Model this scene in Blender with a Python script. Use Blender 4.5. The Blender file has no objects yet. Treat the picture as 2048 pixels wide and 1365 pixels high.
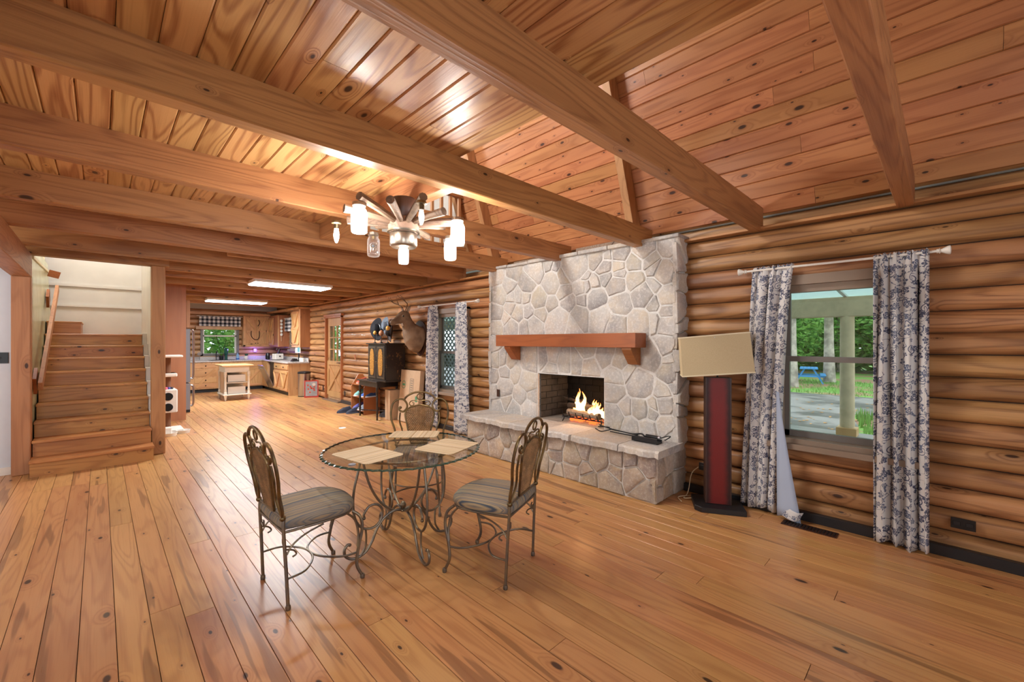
import bpy, bmesh, math, random
from mathutils import Vector, Matrix, noise
PI = math.pi
rnd = random.Random(7)
sc = bpy.context.scene
COL = sc.collection

# ------------------------------------------------------------ camera, sky, large lights, exposure
CAM_A = math.radians(44.3)
cd = bpy.data.cameras.new('camera'); cam = bpy.data.objects.new('camera', cd); COL.objects.link(cam)
cam.location = (0, 0, 1.47)
cam.rotation_euler = (PI/2, 0, -CAM_A)
cd.sensor_width = 36; cd.lens = 845.0/2048*36; cd.clip_start = .02; cd.clip_end = 300
cd.shift_y = 1.0/2048
sc.camera = cam
sc.view_settings.view_transform = 'Standard'; sc.view_settings.look = 'None'
sc.view_settings.exposure = 0.12; sc.view_settings.gamma = 1
sc.view_settings.use_curve_mapping = False
sc.cycles.use_denoising = True
sc.cycles.max_bounces = 7; sc.cycles.diffuse_bounces = 4; sc.cycles.glossy_bounces = 3
sc.cycles.transmission_bounces = 6; sc.cycles.transparent_max_bounces = 10
sc.cycles.sample_clamp_indirect = 4.0
w = bpy.data.worlds.new('sky'); sc.world = w; w.use_nodes = True
wn = w.node_tree; wn.nodes.clear()
sky = wn.nodes.new('ShaderNodeTexSky'); sky.sky_type = 'HOSEK_WILKIE'; sky.turbidity = 6; sky.ground_albedo = .3
sky.sun_direction = Vector((.3, -.5, .8)).normalized()
bg = wn.nodes.new('ShaderNodeBackground'); bg.inputs[1].default_value = 4.0
mixs = wn.nodes.new('ShaderNodeMix'); mixs.data_type = 'RGBA'; mixs.inputs[0].default_value = .6
mixs.inputs[7].default_value = (.85, .92, 1, 1)
wo = wn.nodes.new('ShaderNodeOutputWorld')
wn.links.new(sky.outputs[0], mixs.inputs[6]); wn.links.new(mixs.outputs[2], bg.inputs[0]); wn.links.new(bg.outputs[0], wo.inputs[0])

def light(name, kind, loc, energy, color=(1, 1, 1), size=1, sizey=None, rot=None, target=None, soft=.05, spread=None):
    l = bpy.data.lights.new(name, kind); o = bpy.data.objects.new(name, l); COL.objects.link(o)
    o.location = loc; l.energy = energy; l.color = color
    if kind == 'AREA':
        l.shape = 'RECTANGLE'; l.size = size; l.size_y = sizey or size
        if spread: l.spread = spread
    else:
        l.shadow_soft_size = soft
    if target is not None:
        o.rotation_euler = (Vector(target)-Vector(loc)).to_track_quat('-Z', 'Y').to_euler()
    elif rot: o.rotation_euler = rot
    return o
# unseen area lights added behind and left of the camera as room fill
light('fill_back_a', 'AREA', (-1.2, -1.88, 1.4), 36, (.93, .97, 1), 1.6, 1.5, target=(-1.2, 5, 1.4))
light('fill_back_b', 'AREA', (1.9, -1.88, 1.4), 10, (.93, .97, 1), 1.6, 1.5, target=(1.9, 5, 1.4))
light('fill_left', 'AREA', (-2.88, 4.6, 1.4), 42, (.93, .97, 1), 1.6, 1.6, target=(4, 3.4, 1.3))

# ------------------------------------------------------------ helpers
def lin(c):
    if isinstance(c, str):
        c = tuple(int(c[i:i+2], 16) for i in (0, 2, 4))
    return tuple((v/255/12.92 if v/255 <= .04045 else ((v/255+.055)/1.055)**2.4) for v in c)+(1,)

class NT:
    def __init__(s, name):
        s.m = bpy.data.materials.new(name); s.m.use_nodes = True; s.t = s.m.node_tree
        s.t.nodes.clear(); s.out = s.t.nodes.new('ShaderNodeOutputMaterial')
    def n(s, typ, ins=None, **kw):
        nd = s.t.nodes.new('ShaderNode'+typ)
        for k, v in kw.items(): setattr(nd, k, v)
        for k, v in (ins or {}).items():
            i = nd.inputs[k]
            if isinstance(v, bpy.types.NodeSocket): s.t.links.new(v, i)
            elif hasattr(i.default_value, '__len__') and not hasattr(v, '__len__'): i.default_value = [v]*len(i.default_value)
            elif hasattr(i.default_value, '__len__'): i.default_value = list(v)[:len(i.default_value)] if len(v) >= len(i.default_value) else list(v)+[1]
            else: i.default_value = v
        return nd
    def math(s, op, a, b=0, c=0, clamp=False):
        return s.n('Math', {0: a, 1: b, 2: c}, operation=op, use_clamp=clamp).outputs[0]
    def vm(s, op, a, b=(0, 0, 0)):
        nd = s.n('VectorMath', {0: a, 1: b}, operation=op)
        return nd.outputs[1] if op in ('LENGTH', 'DOT_PRODUCT', 'DISTANCE') else nd.outputs[0]
    def mix(s, f, a, b, blend='MIX'):
        return s.n('Mix', {0: f, 6: a, 7: b}, data_type='RGBA', blend_type=blend).outputs[2]
    def noise(s, v, scale, detail=2, rough=.5, dist=0, col=False):
        return s.n('TexNoise', {'Vector': v, 'Scale': scale, 'Detail': detail, 'Roughness': rough, 'Distortion': dist}).outputs[1 if col else 0]
    def ss(s, v, a, b, clamp=True):  # smoothstep a..b -> 0..1
        return s.n('MapRange', {0: v, 1: a, 2: b, 3: 0., 4: 1.}, interpolation_type='SMOOTHSTEP').outputs[0]
    def bsdf(s, col, rough=.5, metal=0, spec=.5, normal=None, coat=0, coatr=.1, **kw):
        i = {'Base Color': col, 'Roughness': rough, 'Metallic': metal, 'Specular IOR Level': spec, 'Coat Weight': coat, 'Coat Roughness': coatr}
        if normal is not None: i['Normal'] = normal
        i.update({k.replace('_', ' '): v for k, v in kw.items()})
        b = s.n('BsdfPrincipled', i); s.t.links.new(b.outputs[0], s.out.inputs[0]); return b
    def bump(s, h, strength=.3, dist=.01):
        return s.n('Bump', {'Height': h, 'Strength': strength, 'Distance': dist}).outputs[0]
    def coord(s, which='Object'):
        return s.n('TexCoord').outputs[which]
    def objrand(s):
        return s.n('ObjectInfo').outputs['Random']

def plain(name, col, rough=.5, metal=0, spec=.5, var=.0, bump=0, bscale=60, emit=0, coat=0):
    t = NT(name); c = lin(col)
    col_ = c; nrm = None
    if var or bump:
        P = t.coord()
        nz = t.noise(P, bscale, 3)
    if var:
        n2 = t.noise(P, bscale*.18, 3, .6)
        col_ = t.mix(t.ss(n2, .3, .7), tuple(v*(1-var) for v in c[:3])+(1,), tuple(min(1, v*(1+var)) for v in c[:3])+(1,))
    if bump: nrm = t.bump(nz, bump, .004)
    b = t.bsdf(col_, rough, metal, spec, nrm, coat)
    if emit:
        b.inputs['Emission Color'].default_value = c; b.inputs['Emission Strength'].default_value = emit
    return t.m

def wood(name, base, dark, axis='Y', flat='Z', rough=.42, spec=.5, knots=.5, ring=1.0, bump=.25, coat=0., streak=0., kscale=3.4,
         scratch=0., valvar=.16, uneven=0., rs=.5, tex=.7):
    """grain along axis; flat = axis with no variation (the board's own normal) so knots always reach the face"""
    t = NT(name)
    P = t.coord(); r = t.objrand()
    off = t.n('CombineXYZ', {0: t.math('MULTIPLY', r, 37.), 1: t.math('MULTIPLY', r, 91.), 2: t.math('MULTIPLY', r, 53.)}).outputs[0]
    mk = {'X': 0, 'Y': 1, 'Z': 2}
    def st(al, ac, fl):
        v = [ac]*3; v[mk[axis]] = al
        if flat: v[mk[flat]] = fl
        return v
    Q = t.vm('ADD', P, off)
    # knots (2-D cells: along the grain, and the sum of the two cross axes, so they reach every face)
    sq = t.n('SeparateXYZ', {0: Q}); oth = [k for k in range(3) if k != mk[axis]]
    cv = t.n('CombineXYZ', {0: t.math('MULTIPLY', sq.outputs[mk[axis]], .45), 1: t.math('ADD', sq.outputs[oth[0]], sq.outputs[oth[1]])}).outputs[0]
    vor = t.n('TexVoronoi', {'Vector': cv, 'Scale': kscale, 'Randomness': .95}, feature='F1', voronoi_dimensions='2D')
    kd = vor.outputs['Distance']; kc = t.n('SeparateColor', {0: vor.outputs['Color']})
    pres = t.math('LESS_THAN', kc.outputs[0], knots)
    ksz = t.math('MULTIPLY_ADD', t.math('POWER', kc.outputs[1], 2.), .055*kscale/4, .018*kscale/4)
    kr = t.math('DIVIDE', kd, ksz)
    kn = t.math('MULTIPLY', t.math('SUBTRACT', 1., t.ss(kr, .6, 1.1)), pres)
    halo = t.math('MULTIPLY', t.math('SUBTRACT', 1., t.ss(kr, .6, 4.)), pres)
    # rings
    G = t.vm('MULTIPLY', Q, st(.55, 6., 1.0))
    g = t.noise(G, 1.0, 1.5, .45, .25)
    g2 = t.math('ADD', g, t.math('MULTIPLY', halo, .22))
    rg = t.math('PINGPONG', t.math('MULTIPLY', g2, 22.*ring), 1.)
    rg = t.ss(rg, .35, 1.)
    fine = t.noise(t.vm('MULTIPLY', Q, st(2.5, 150., 150.)), 1., 2, .6)
    big = t.noise(t.vm('MULTIPLY', Q, st(.6, 5., 3.)), 1., 2, .5)
    b = lin(base); d = lin(dark)
    c = t.mix(t.math('MULTIPLY_ADD', rg, rs, t.math('MULTIPLY', t.math('SUBTRACT', fine, .5), tex), clamp=True), b, d)
    c = t.mix(t.math('MULTIPLY', t.ss(big, .45, .75), .42), c, d)
    c = t.mix(t.math('MULTIPLY', halo, .35), c, d)
    if streak:
        sn = t.noise(t.vm('MULTIPLY', Q, st(.5, 9., 0)), 1., 2.5, .6)
        c = t.mix(t.math('MULTIPLY', t.ss(sn, .60, .63), .55), c, tuple(v*.45 for v in d[:3])+(1,))
    c = t.mix(t.math('MULTIPLY', kn, .92), c, lin('2c140b'))
    hsv = t.n('HueSaturation', {'Hue': t.math('MULTIPLY_ADD', r, .016, .492), 'Saturation': 1., 'Value': t.math('MULTIPLY_ADD', t.math('FRACT', t.math('MULTIPLY', r, 17.)), valvar*2, 1-valvar), 'Color': c}).outputs[0]
    h = t.math('ADD', t.math('MULTIPLY', fine, .5), t.math('MULTIPLY', rg, .35))
    if uneven:
        un = t.noise(t.vm('MULTIPLY', Q, st(3., 9., 3.)), 1., 2.5, .6)
        h = t.math('ADD', t.math('MULTIPLY', h, .25), t.math('MULTIPLY', un, uneven))
    rr = t.math('MULTIPLY_ADD', fine, .15, rough-.07)
    t.bsdf(hsv, rr, 0, spec, t.bump(h, bump, .004), coat, .12)
    return t.m

class MB:
    """collects vertices and faces, then links them as one mesh object"""
    def __init__(s): s.v = []; s.f = []; s.uv = None
    def add(s, vs, fs):
        o = len(s.v); s.v += [tuple(p) for p in vs]; s.f += [tuple(i+o for i in f) for f in fs]; return s
    def box(s, x0, x1, y0, y1, z0, z1, ch=0):
        if ch:
            return s.chbox(x0, x1, y0, y1, z0, z1, ch)
        return s.add([(x0, y0, z0), (x1, y0, z0), (x1, y1, z0), (x0, y1, z0), (x0, y0, z1), (x1, y0, z1), (x1, y1, z1), (x0, y1, z1)],
                     [(0, 3, 2, 1), (4, 5, 6, 7), (0, 1, 5, 4), (1, 2, 6, 5), (2, 3, 7, 6), (3, 0, 4, 7)])
    def chbox(s, x0, x1, y0, y1, z0, z1, c):
        """box whose edges are all chamfered by c"""
        bm = bmesh.new(); bmesh.ops.create_cube(bm, size=1)
        for v in bm.verts:
            v.co = Vector(((x0+x1)/2+v.co.x*(x1-x0), (y0+y1)/2+v.co.y*(y1-y0), (z0+z1)/2+v.co.z*(z1-z0)))
        bmesh.ops.bevel(bm, geom=bm.edges[:], offset=c, segments=1, affect='EDGES')
        return s.bm(bm)
    def bm(s, bm):
        bm.verts.index_update()
        s.add([v.co[:] for v in bm.verts], [[v.index for v in f.verts] for f in bm.faces]); bm.free(); return s
    def beam(s, a, b, wd, ht, up=(0, 0, 1)):
        """rectangular bar from a to b"""
        a = Vector(a); b = Vector(b); d = (b-a).normalized(); u = Vector(up)
        r = d.cross(u).normalized(); u = r.cross(d).normalized()
        vs = []
        for p in (a, b):
            for sx, sz in ((-1, -1), (1, -1), (1, 1), (-1, 1)): vs.append(p+r*sx*wd/2+u*sz*ht/2)
        return s.add(vs, [(0, 1, 2, 3), (7, 6, 5, 4), (0, 4, 5, 1), (1, 5, 6, 2), (2, 6, 7, 3), (3, 7, 4, 0)])
    def prism(s, poly, a0, a1, plane='YZ'):
        """poly in the given plane, extruded a0..a1 along the other axis"""
        def m(p, a):
            return {'YZ': (a, p[0], p[1]), 'XZ': (p[0], a, p[1]), 'XY': (p[0], p[1], a)}[plane]
        n = len(poly)
        vs = [m(p, a0) for p in poly]+[m(p, a1) for p in poly]
        return s.add(vs, [tuple(range(n))[::-1], tuple(range(n, 2*n))]+[(i, (i+1) % n, (i+1) % n+n, i+n) for i in range(n)])
    def tube(s, pts, r, n=8, closed=False, cap=True):
        pts = [Vector(p) for p in pts]; N = len(pts)
        rs = r if hasattr(r, '__len__') else [r]*N
        T = []
        for i in range(N):
            if closed: t = pts[(i+1) % N]-pts[i-1]
            else: t = pts[min(i+1, N-1)]-pts[max(i-1, 0)]
            if t.length < 1e-9: t = Vector((0, 0, 1))
            T.append(t.normalized())
        up = Vector((0, 0, 1)) if abs(T[0].z) < .9 else Vector((1, 0, 0))
        nrm = T[0].cross(up).normalized(); vs = []
        for i in range(N):
            nrm = (nrm-T[i]*nrm.dot(T[i]))
            if nrm.length < 1e-6: nrm = T[i].orthogonal()
            nrm.normalize(); bn = T[i].cross(nrm)
            for k in range(n):
                a = 2*PI*k/n; vs.append(pts[i]+(nrm*math.cos(a)+bn*math.sin(a))*rs[i])
        fs = []
        for i in range(N if closed else N-1):
            j = (i+1) % N
            for k in range(n): fs.append((i*n+k, i*n+(k+1) % n, j*n+(k+1) % n, j*n+k))
        if cap and not closed: fs += [tuple(range(n))[::-1], tuple((N-1)*n+k for k in range(n))]
        return s.add(vs, fs)
    def lathe(s, prof, c=(0, 0, 0), n=16, sx=1, sy=1, rot=0, axis='Z'):
        vs = []; cx, cy, cz = c
        for r, z in prof:
            for k in range(n):
                a = 2*PI*k/n+rot; x, y = r*math.cos(a)*sx, r*math.sin(a)*sy
                vs.append({'Z': (cx+x, cy+y, cz+z), 'X': (cx+z, cy+x, cz+y), 'Y': (cx+x, cy+z, cz+y)}[axis])
        fs = []; m = len(prof)
        for i in range(m-1):
            for k in range(n): fs.append((i*n+k, i*n+(k+1) % n, (i+1)*n+(k+1) % n, (i+1)*n+k))
        if prof[0][0] > 1e-6: fs.append(tuple(range(n))[::-1])
        if prof[-1][0] > 1e-6: fs.append(tuple((m-1)*n+k for k in range(n)))
        return s.add(vs, fs)
    def ball(s, c, rx, ry=None, rz=None, n=12, m=8):
        ry = ry or rx; rz = rz or rx
        prof = [(math.sin(PI*i/m)*1., -math.cos(PI*i/m)) for i in range(m+1)]
        vs = []; 
        for r, z in prof:
            for k in range(n):
                a = 2*PI*k/n; vs.append((c[0]+rx*r*math.cos(a), c[1]+ry*r*math.sin(a), c[2]+rz*z))
        return s.add(vs, [(i*n+k, i*n+(k+1) % n, (i+1)*n+(k+1) % n, (i+1)*n+k) for i in range(m) for k in range(n)])
    def xf(s, M, start=0):
        for i in range(start, len(s.v)): s.v[i] = tuple(M @ Vector(s.v[i]))
        return s
    def mesh(s, name, mat, smooth=False, bev=0):
        me = bpy.data.meshes.new(name); me.from_pydata(s.v, [], s.f)
        me.validate(); me.materials.append(mat)
        if smooth: me.polygons.foreach_set('use_smooth', [True]*len(me.polygons))
        bm = bmesh.new(); bm.from_mesh(me)
        bmesh.ops.remove_doubles(bm, verts=bm.verts, dist=1e-5)
        bmesh.ops.recalc_face_normals(bm, faces=bm.faces)
        if bev: bmesh.ops.bevel(bm, geom=[e for e in bm.edges if len(e.link_faces) == 2 and e.calc_face_angle() > .6], offset=bev, segments=1, affect='EDGES')
        if smooth:
            for e in bm.edges:
                if len(e.link_faces) == 2 and e.calc_face_angle() > .7: e.smooth = False
        bm.to_mesh(me); bm.free()
        return me
    def build(s, name, mat, parent=None, loc=None, rz=0, smooth=False, bev=0):
        o = bpy.data.objects.new(name, s.mesh(name, mat, smooth, bev)); COL.objects.link(o)
        if parent: o.parent = parent
        if loc: o.location = loc
        if rz: o.rotation_euler[2] = rz
        return o

def tag(o, label=None, cat=None, group=None, kind=None):
    if label: o['label'] = label
    if cat: o['category'] = cat
    if group: o['group'] = group
    if kind: o['kind'] = kind
    return o
def thing(name, label, cat, loc=(0, 0, 0), rz=0, group=None):
    o = bpy.data.objects.new(name, None); COL.objects.link(o); o.location = loc; o.rotation_euler[2] = rz
    o.empty_display_size = .05
    return tag(o, label, cat, group)
def struct(name, label=None):
    o = bpy.data.objects.new(name, None); COL.objects.link(o); o.empty_display_size = .05
    return tag(o, label, None, None, 'structure')
def inst(name, me, parent=None, loc=(0, 0, 0), rot=(0, 0, 0), scale=None):
    o = bpy.data.objects.new(name, me); COL.objects.link(o); o.parent = parent; o.location = loc; o.rotation_euler = rot
    if scale: o.scale = scale
    return o
def copy_tree(o, parent=None):
    c = o.copy(); COL.objects.link(c); c.parent = parent
    for ch in list(o.children): copy_tree(ch, c)
    return c
def spline(pts, n=8, closed=False):
    pts = [Vector(p) for p in pts]; N = len(pts); out = []
    for i in range(N if closed else N-1):
        if closed: p = [pts[(i+k) % N] for k in (-1, 0, 1, 2)]
        else: p = [pts[max(i-1, 0)], pts[i], pts[i+1], pts[min(i+2, N-1)]]
        for k in range(n):
            t = k/n
            out.append(.5*((2*p[1])+(-p[0]+p[2])*t+(2*p[0]-5*p[1]+4*p[2]-p[3])*t*t+(-p[0]+3*p[1]-3*p[2]+p[3])*t**3))
    if not closed: out.append(pts[-1])
    return out

# ------------------------------------------------------------ materials
M = {}
M['floor'] = wood('floor_pine', 'c7955f', 'a0683c', 'Y', 'Z', rough=.31, knots=.75, bump=.2, streak=1., kscale=4.2, uneven=1.1, valvar=.07, rs=.42, ring=1.)
M['deck'] = wood('ceiling_pine', 'd2a36c', '955c31', 'Y', 'Z', rough=.36, knots=.6, bump=.2, valvar=.09, kscale=4.6, rs=.75, ring=1.0)
M['roof'] = wood('roof_pine', 'ba7f52', '8a4d2c', 'Y', 'X', rough=.33, knots=.95, bump=.2, valvar=.09, kscale=5.6, rs=.4, ring=.8)
M['log'] = wood('log_pine', 'b58557', '6f4529', 'Y', 'X', rough=.42, knots=.6, bump=.4, ring=.8, valvar=.15, kscale=3.8, rs=.55, tex=1.2)
M['logx'] = wood('log_pine_x', 'c29669', '85583a', 'X', 'Y', rough=.42, knots=.32, bump=.4, ring=.7, valvar=.10, kscale=2.8)
M['beam'] = wood('beam_pine_x', 'b07d4d', '78492a', 'X', None, rough=.45, knots=.75, bump=.35, ring=1.1, valvar=.07, kscale=3.8, rs=.45, tex=1.1)
M['beamy'] = wood('beam_pine_y', 'b98356', '80502f', 'Y', None, rough=.45, knots=.4, bump=.35, ring=1.1, valvar=.06, kscale=2.8, rs=.4)
M['post'] = wood('post_pine', 'bb875c', '8d5a37', 'Z', None, rough=.5, knots=.7, bump=.35, ring=.7, valvar=.05, kscale=3.4, rs=.35)
M['stair'] = wood('stair_pine', 'c48c50', '8f552b', 'X', 'Y', rough=.38, knots=.75, bump=.15, ring=.8, valvar=.11, kscale=6, rs=.45)
M['cab'] = wood('cabinet_pine_z', 'cfa070', 'a5713f', 'Z', 'Y', rough=.4, knots=.35, bump=.15, ring=.6, valvar=.05, kscale=5, rs=.35)
M['cabx'] = wood('cabinet_pine_x', 'd0a06e', 'a5713f', 'X', 'Z', rough=.4, knots=.25, bump=.15, ring=.6, valvar=.05, kscale=5, rs=.35)
M['cabr'] = wood('cabinet_side', 'a9714a', '85502f', 'Z', 'Y', rough=.4, knots=.3, bump=.12, ring=.5, valvar=.05, kscale=4, rs=.3)
M['panel'] = wood('ply_panel', 'b07a54', '956040', 'Z', 'Y', rough=.4, knots=.0, bump=.1, ring=.4, valvar=.04, kscale=3, rs=.3)
M['mantel'] = wood('mantel_oak', '9c5c2b', '6f3c1b', 'Y', None, rough=.42, knots=.0, bump=.2, ring=1., valvar=.02, kscale=3, rs=.3)
M['oldwood'] = wood('weathered_wood', '94806c', '5e4c3e', 'X', None, rough=.75, knots=.1, bump=.6, ring=1.4, valvar=.10, kscale=6)
M['spoke'] = wood('aged_spoke_wood', '7d6350', '43332a', 'X', None, rough=.7, knots=.0, bump=.6, ring=1.2, valvar=.15, kscale=6)
M['doorw'] = wood('door_pine', 'c09464', '9a6a3e', 'Z', 'X', rough=.4, knots=.15, bump=.15, ring=.5, valvar=.04, kscale=4, rs=.3)
M['rack'] = wood('rack_wood', 'a8633a', '84482a', 'Z', 'X', rough=.4, knots=.0, bump=.1, ring=.5, valvar=.03, rs=.3)
M['under'] = plain('dark_joint', '2a170c', .8)
M['white'] = plain('white_plaster', 'dcd9d3', .8, var=.04, bump=.25, bscale=14)
M['bluewhite'] = plain('pale_blue_plaster', 'd5dbe3', .75, var=.03, bump=.2, bscale=20)
M['green'] = plain('pale_green_gloss_panel', 'cdd2ae', .22, var=.08, bump=.5, bscale=22)
M['cream'] = plain('cream_paint', 'ddd0ae', .5)
M['black'] = plain('black_paint', '1b1b1e', .45)
M['bbase'] = plain('black_baseboard', '232427', .4)
M['dark'] = plain('dark_plastic', '17181b', .35)
M['brownpl'] = plain('brown_plate', '3a2219', .4)
M['whitep'] = plain('white_paint', 'e6e2d9', .45)
M['steel'] = plain('stainless_steel', 'b9bcc2', .28, 1)
M['steel2'] = plain('fridge_side_grey', '8f939c', .45, .3)
M['iron'] = None
t = NT('antique_bronze_iron'); P = t.coord(); nz = t.noise(P, 18, 3)
t.bsdf(t.mix(t.ss(nz, .35, .7), lin('736c64'), lin('86765c')), .4, .75, .5, t.bump(t.noise(P, 160, 2), .15, .002)); M['iron'] = t.m
t = NT('gold_bronze_iron'); P = t.coord(); nz = t.noise(P, 14, 3)
t.bsdf(t.mix(t.ss(nz, .35, .65), lin('5e4f3c'), lin('7f6a45')), .38, .8); M['gold'] = t.m
M['weave'] = plain('woven_rattan', '94734f', .6, var=.3, bump=.5, bscale=90)
M['wrought'] = plain('black_wrought_iron', '1f2022', .5, .6, bump=.4, bscale=120)
# striped seat fabric, stripes run front to back (object x)
def stripes(name, cols, axis=1, freq=26, rough=.8, curve=0.0):
    t = NT(name); P = t.coord()
    sep = t.n('SeparateXYZ', {0: P}); a = sep.outputs[axis]
    v = t.math('MULTIPLY_ADD', a, freq, t.math('MULTIPLY', t.noise(t.vm('MULTIPLY', P, (1.2, 1.2, .0)), 2.5, 1), .35))
    n1 = t.n('TexNoise', {'W': v, 'Scale': 1.0, 'Detail': 2., 'Roughness': .55}, noise_dimensions='1D').outputs[0]
    cr = t.n('ValToRGB', {0: n1}); el = cr.color_ramp.elements
    ps = [.28, .4, .46, .53, .6, .72]
    el[0].position = ps[0]; el[0].color = lin(cols[0]); el[1].position = ps[-1]; el[1].color = lin(cols[-1])
    for p_, c_ in zip(ps[1:-1], cols[1:-1]):
        e = el.new(p_); e.color = lin(c_)
    t.bsdf(cr.outputs[0], rough, 0, .3, t.bump(t.noise(P, 300, 1), .2, .001)); return t.m
M['seat'] = stripes('striped_seat_fabric', ['3e4651', '6f747c', 'a59273', '5f666f', 'b3a07c', '4c5663'], 1, 34)
M['mat'] = stripes('striped_reed_placemat', ['7d6547', 'b39b74', 'd9c8a8', 'a8977a', 'ddd0b6', 'a3825c'], 1, 60, .7)
# limestone
def stone(name, a, b, c_, pale):
    t = NT(name); P = t.coord(); r = t.objrand()
    off = t.n('CombineXYZ', {0: t.math('MULTIPLY', r, 17.), 1: t.math('MULTIPLY', r, 71.), 2: r}).outputs[0]
    Q = t.vm('ADD', P, off)
    n1 = t.noise(Q, 5, 5, .65); n2 = t.noise(Q, 2.2, 3, .6, .6); n3 = t.noise(Q, 38, 4, .7)
    c = t.mix(t.ss(n1, .35, .65), lin(a), lin(b)); c = t.mix(t.ss(n2, .45, .7), c, lin(c_))
    c = t.mix(t.math('MULTIPLY', t.ss(n3, .45, .7), .5), c, lin(pale))
    c = t.n('HueSaturation', {'Hue': t.math('MULTIPLY_ADD', r, .02, .49), 'Saturation': t.math('MULTIPLY_ADD', t.math('FRACT', t.math('MULTIPLY', r, 13.)), .5, .75), 'Value': t.math('MULTIPLY_ADD', t.math('FRACT', t.math('MULTIPLY', r, 31.)), .22, .88), 'Color': c}).outputs[0]
    h = t.math('ADD', t.math('MULTIPLY', n1, .6), t.math('MULTIPLY', n3, .4))
    t.bsdf(c, .72, 0, .3, t.bump(h, .55, .02)); return t.m
M['stone'] = stone('whitewashed_limestone', 'bcb9b5', 'c8beaf', 'a5a2a1', 'e1dfdb')
M['stone2'] = stone('hearth_limestone', 'a89a8c', 'b8a68f', '8f8480', 'cfc8bc')
t = NT('mortar'); P = t.coord(); n1 = t.noise(P, 20, 5, .7)
t.bsdf(t.mix(t.ss(n1, .3, .7), lin('ccc9c4'), lin('e0deda')), .85, 0, .2, t.bump(n1, .6, .015)); M['mortar'] = t.m
M['firebrick'] = plain('sooty_firebrick', '47433e', .9, var=.35, bump=.5, bscale=30)
M['soot'] = plain('soot_black', '0f0e0d', .95, var=.3, bump=.3, bscale=20)
M['ash'] = plain('ash_floor', '8d857c', .95, var=.25, bump=.5, bscale=30)
M['bark'] = plain('charred_bark', '3d322a', .95, var=.5, bump=.9, bscale=40)
def emis(name, col, s):
    t = NT(name); e = t.n('Emission', {0: lin(col), 1: s}); t.t.links.new(e.outputs[0], t.out.inputs[0]); return t.m
t = NT('flame'); g = t.n('SeparateXYZ', {0: t.coord('Generated')}).outputs[2]
cr = t.n('ValToRGB', {0: g}); cr.color_ramp.elements[0].color = (1, .75, .32, 1); cr.color_ramp.elements[1].color = (.9, .22, .03, 1); cr.color_ramp.elements[1].position = 1.
e_ = t.n('Emission', {0: cr.outputs[0], 1: 7.}); tr = t.n('BsdfTransparent')
lw = t.n('LayerWeight', {0: .35}).outputs[1]
ms = t.n('MixShader', {0: t.math('MULTIPLY_ADD', t.math('MULTIPLY', g, g), .5, t.math('MULTIPLY', lw, .35), clamp=True)})
t.t.links.new(e_.outputs[0], ms.inputs[1]); t.t.links.new(tr.outputs[0], ms.inputs[2]); t.t.links.new(ms.outputs[0], t.out.inputs[0]); M['flame'] = t.m
M['ember'] = emis('ember', 'ff5a28', 3.)
t = NT('lit_glass_bulb'); e_ = t.n('Emission', {0: lin('fff0d8'), 1: 70.}); tr = t.n('BsdfTransparent'); ms = t.n('MixShader', {0: .25, 1: tr.outputs[0], 2: e_.outputs[0]}); t.t.links.new(ms.outputs[0], t.out.inputs[0]); M['bulb'] = t.m
M['tubelight'] = emis('lit_fluorescent_lens', 'f6faff', 9.)
M['night'] = emis('violet_night_light', '6a4cff', 9.)
M['screen'] = emis('tablet_screen', '8fd0dc', .9)
def glass(name, tint=(1, 1, 1, 1), gl=.12, rough=.02, diff=0., fres=.32):
    t = NT(name); tr = t.n('BsdfTransparent', {0: tint}); gb = t.n('BsdfGlossy', {0: (1, 1, 1, 1), 1: rough})
    fr = t.n('Fresnel', {0: 1.5}).outputs[0]
    f = t.math('MULTIPLY_ADD', fr, fres, gl*.3, clamp=True)
    ms = t.n('MixShader', {0: f, 1: tr.outputs[0], 2: gb.outputs[0]}); last = ms
    if diff:
        df = t.n('BsdfTranslucent', {0: (1, 1, 1, 1)}); last = t.n('MixShader', {0: diff, 1: ms.outputs[0], 2: df.outputs[0]})
    t.t.links.new(last.outputs[0], t.out.inputs[0]); return t.m
M['glass'] = glass('window_glass', (.93, .96, .95, 1), .06)
M['tglass'] = glass('table_glass', (.95, .985, .97, 1), .02, .01, 0, .2)
M['jar'] = glass('jar_glass', (.97, .98, 1, 1), .2, .05, .22)
M['gedge'] = plain('green_glass_edge', '22483f', .08, 0, .9)
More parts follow.
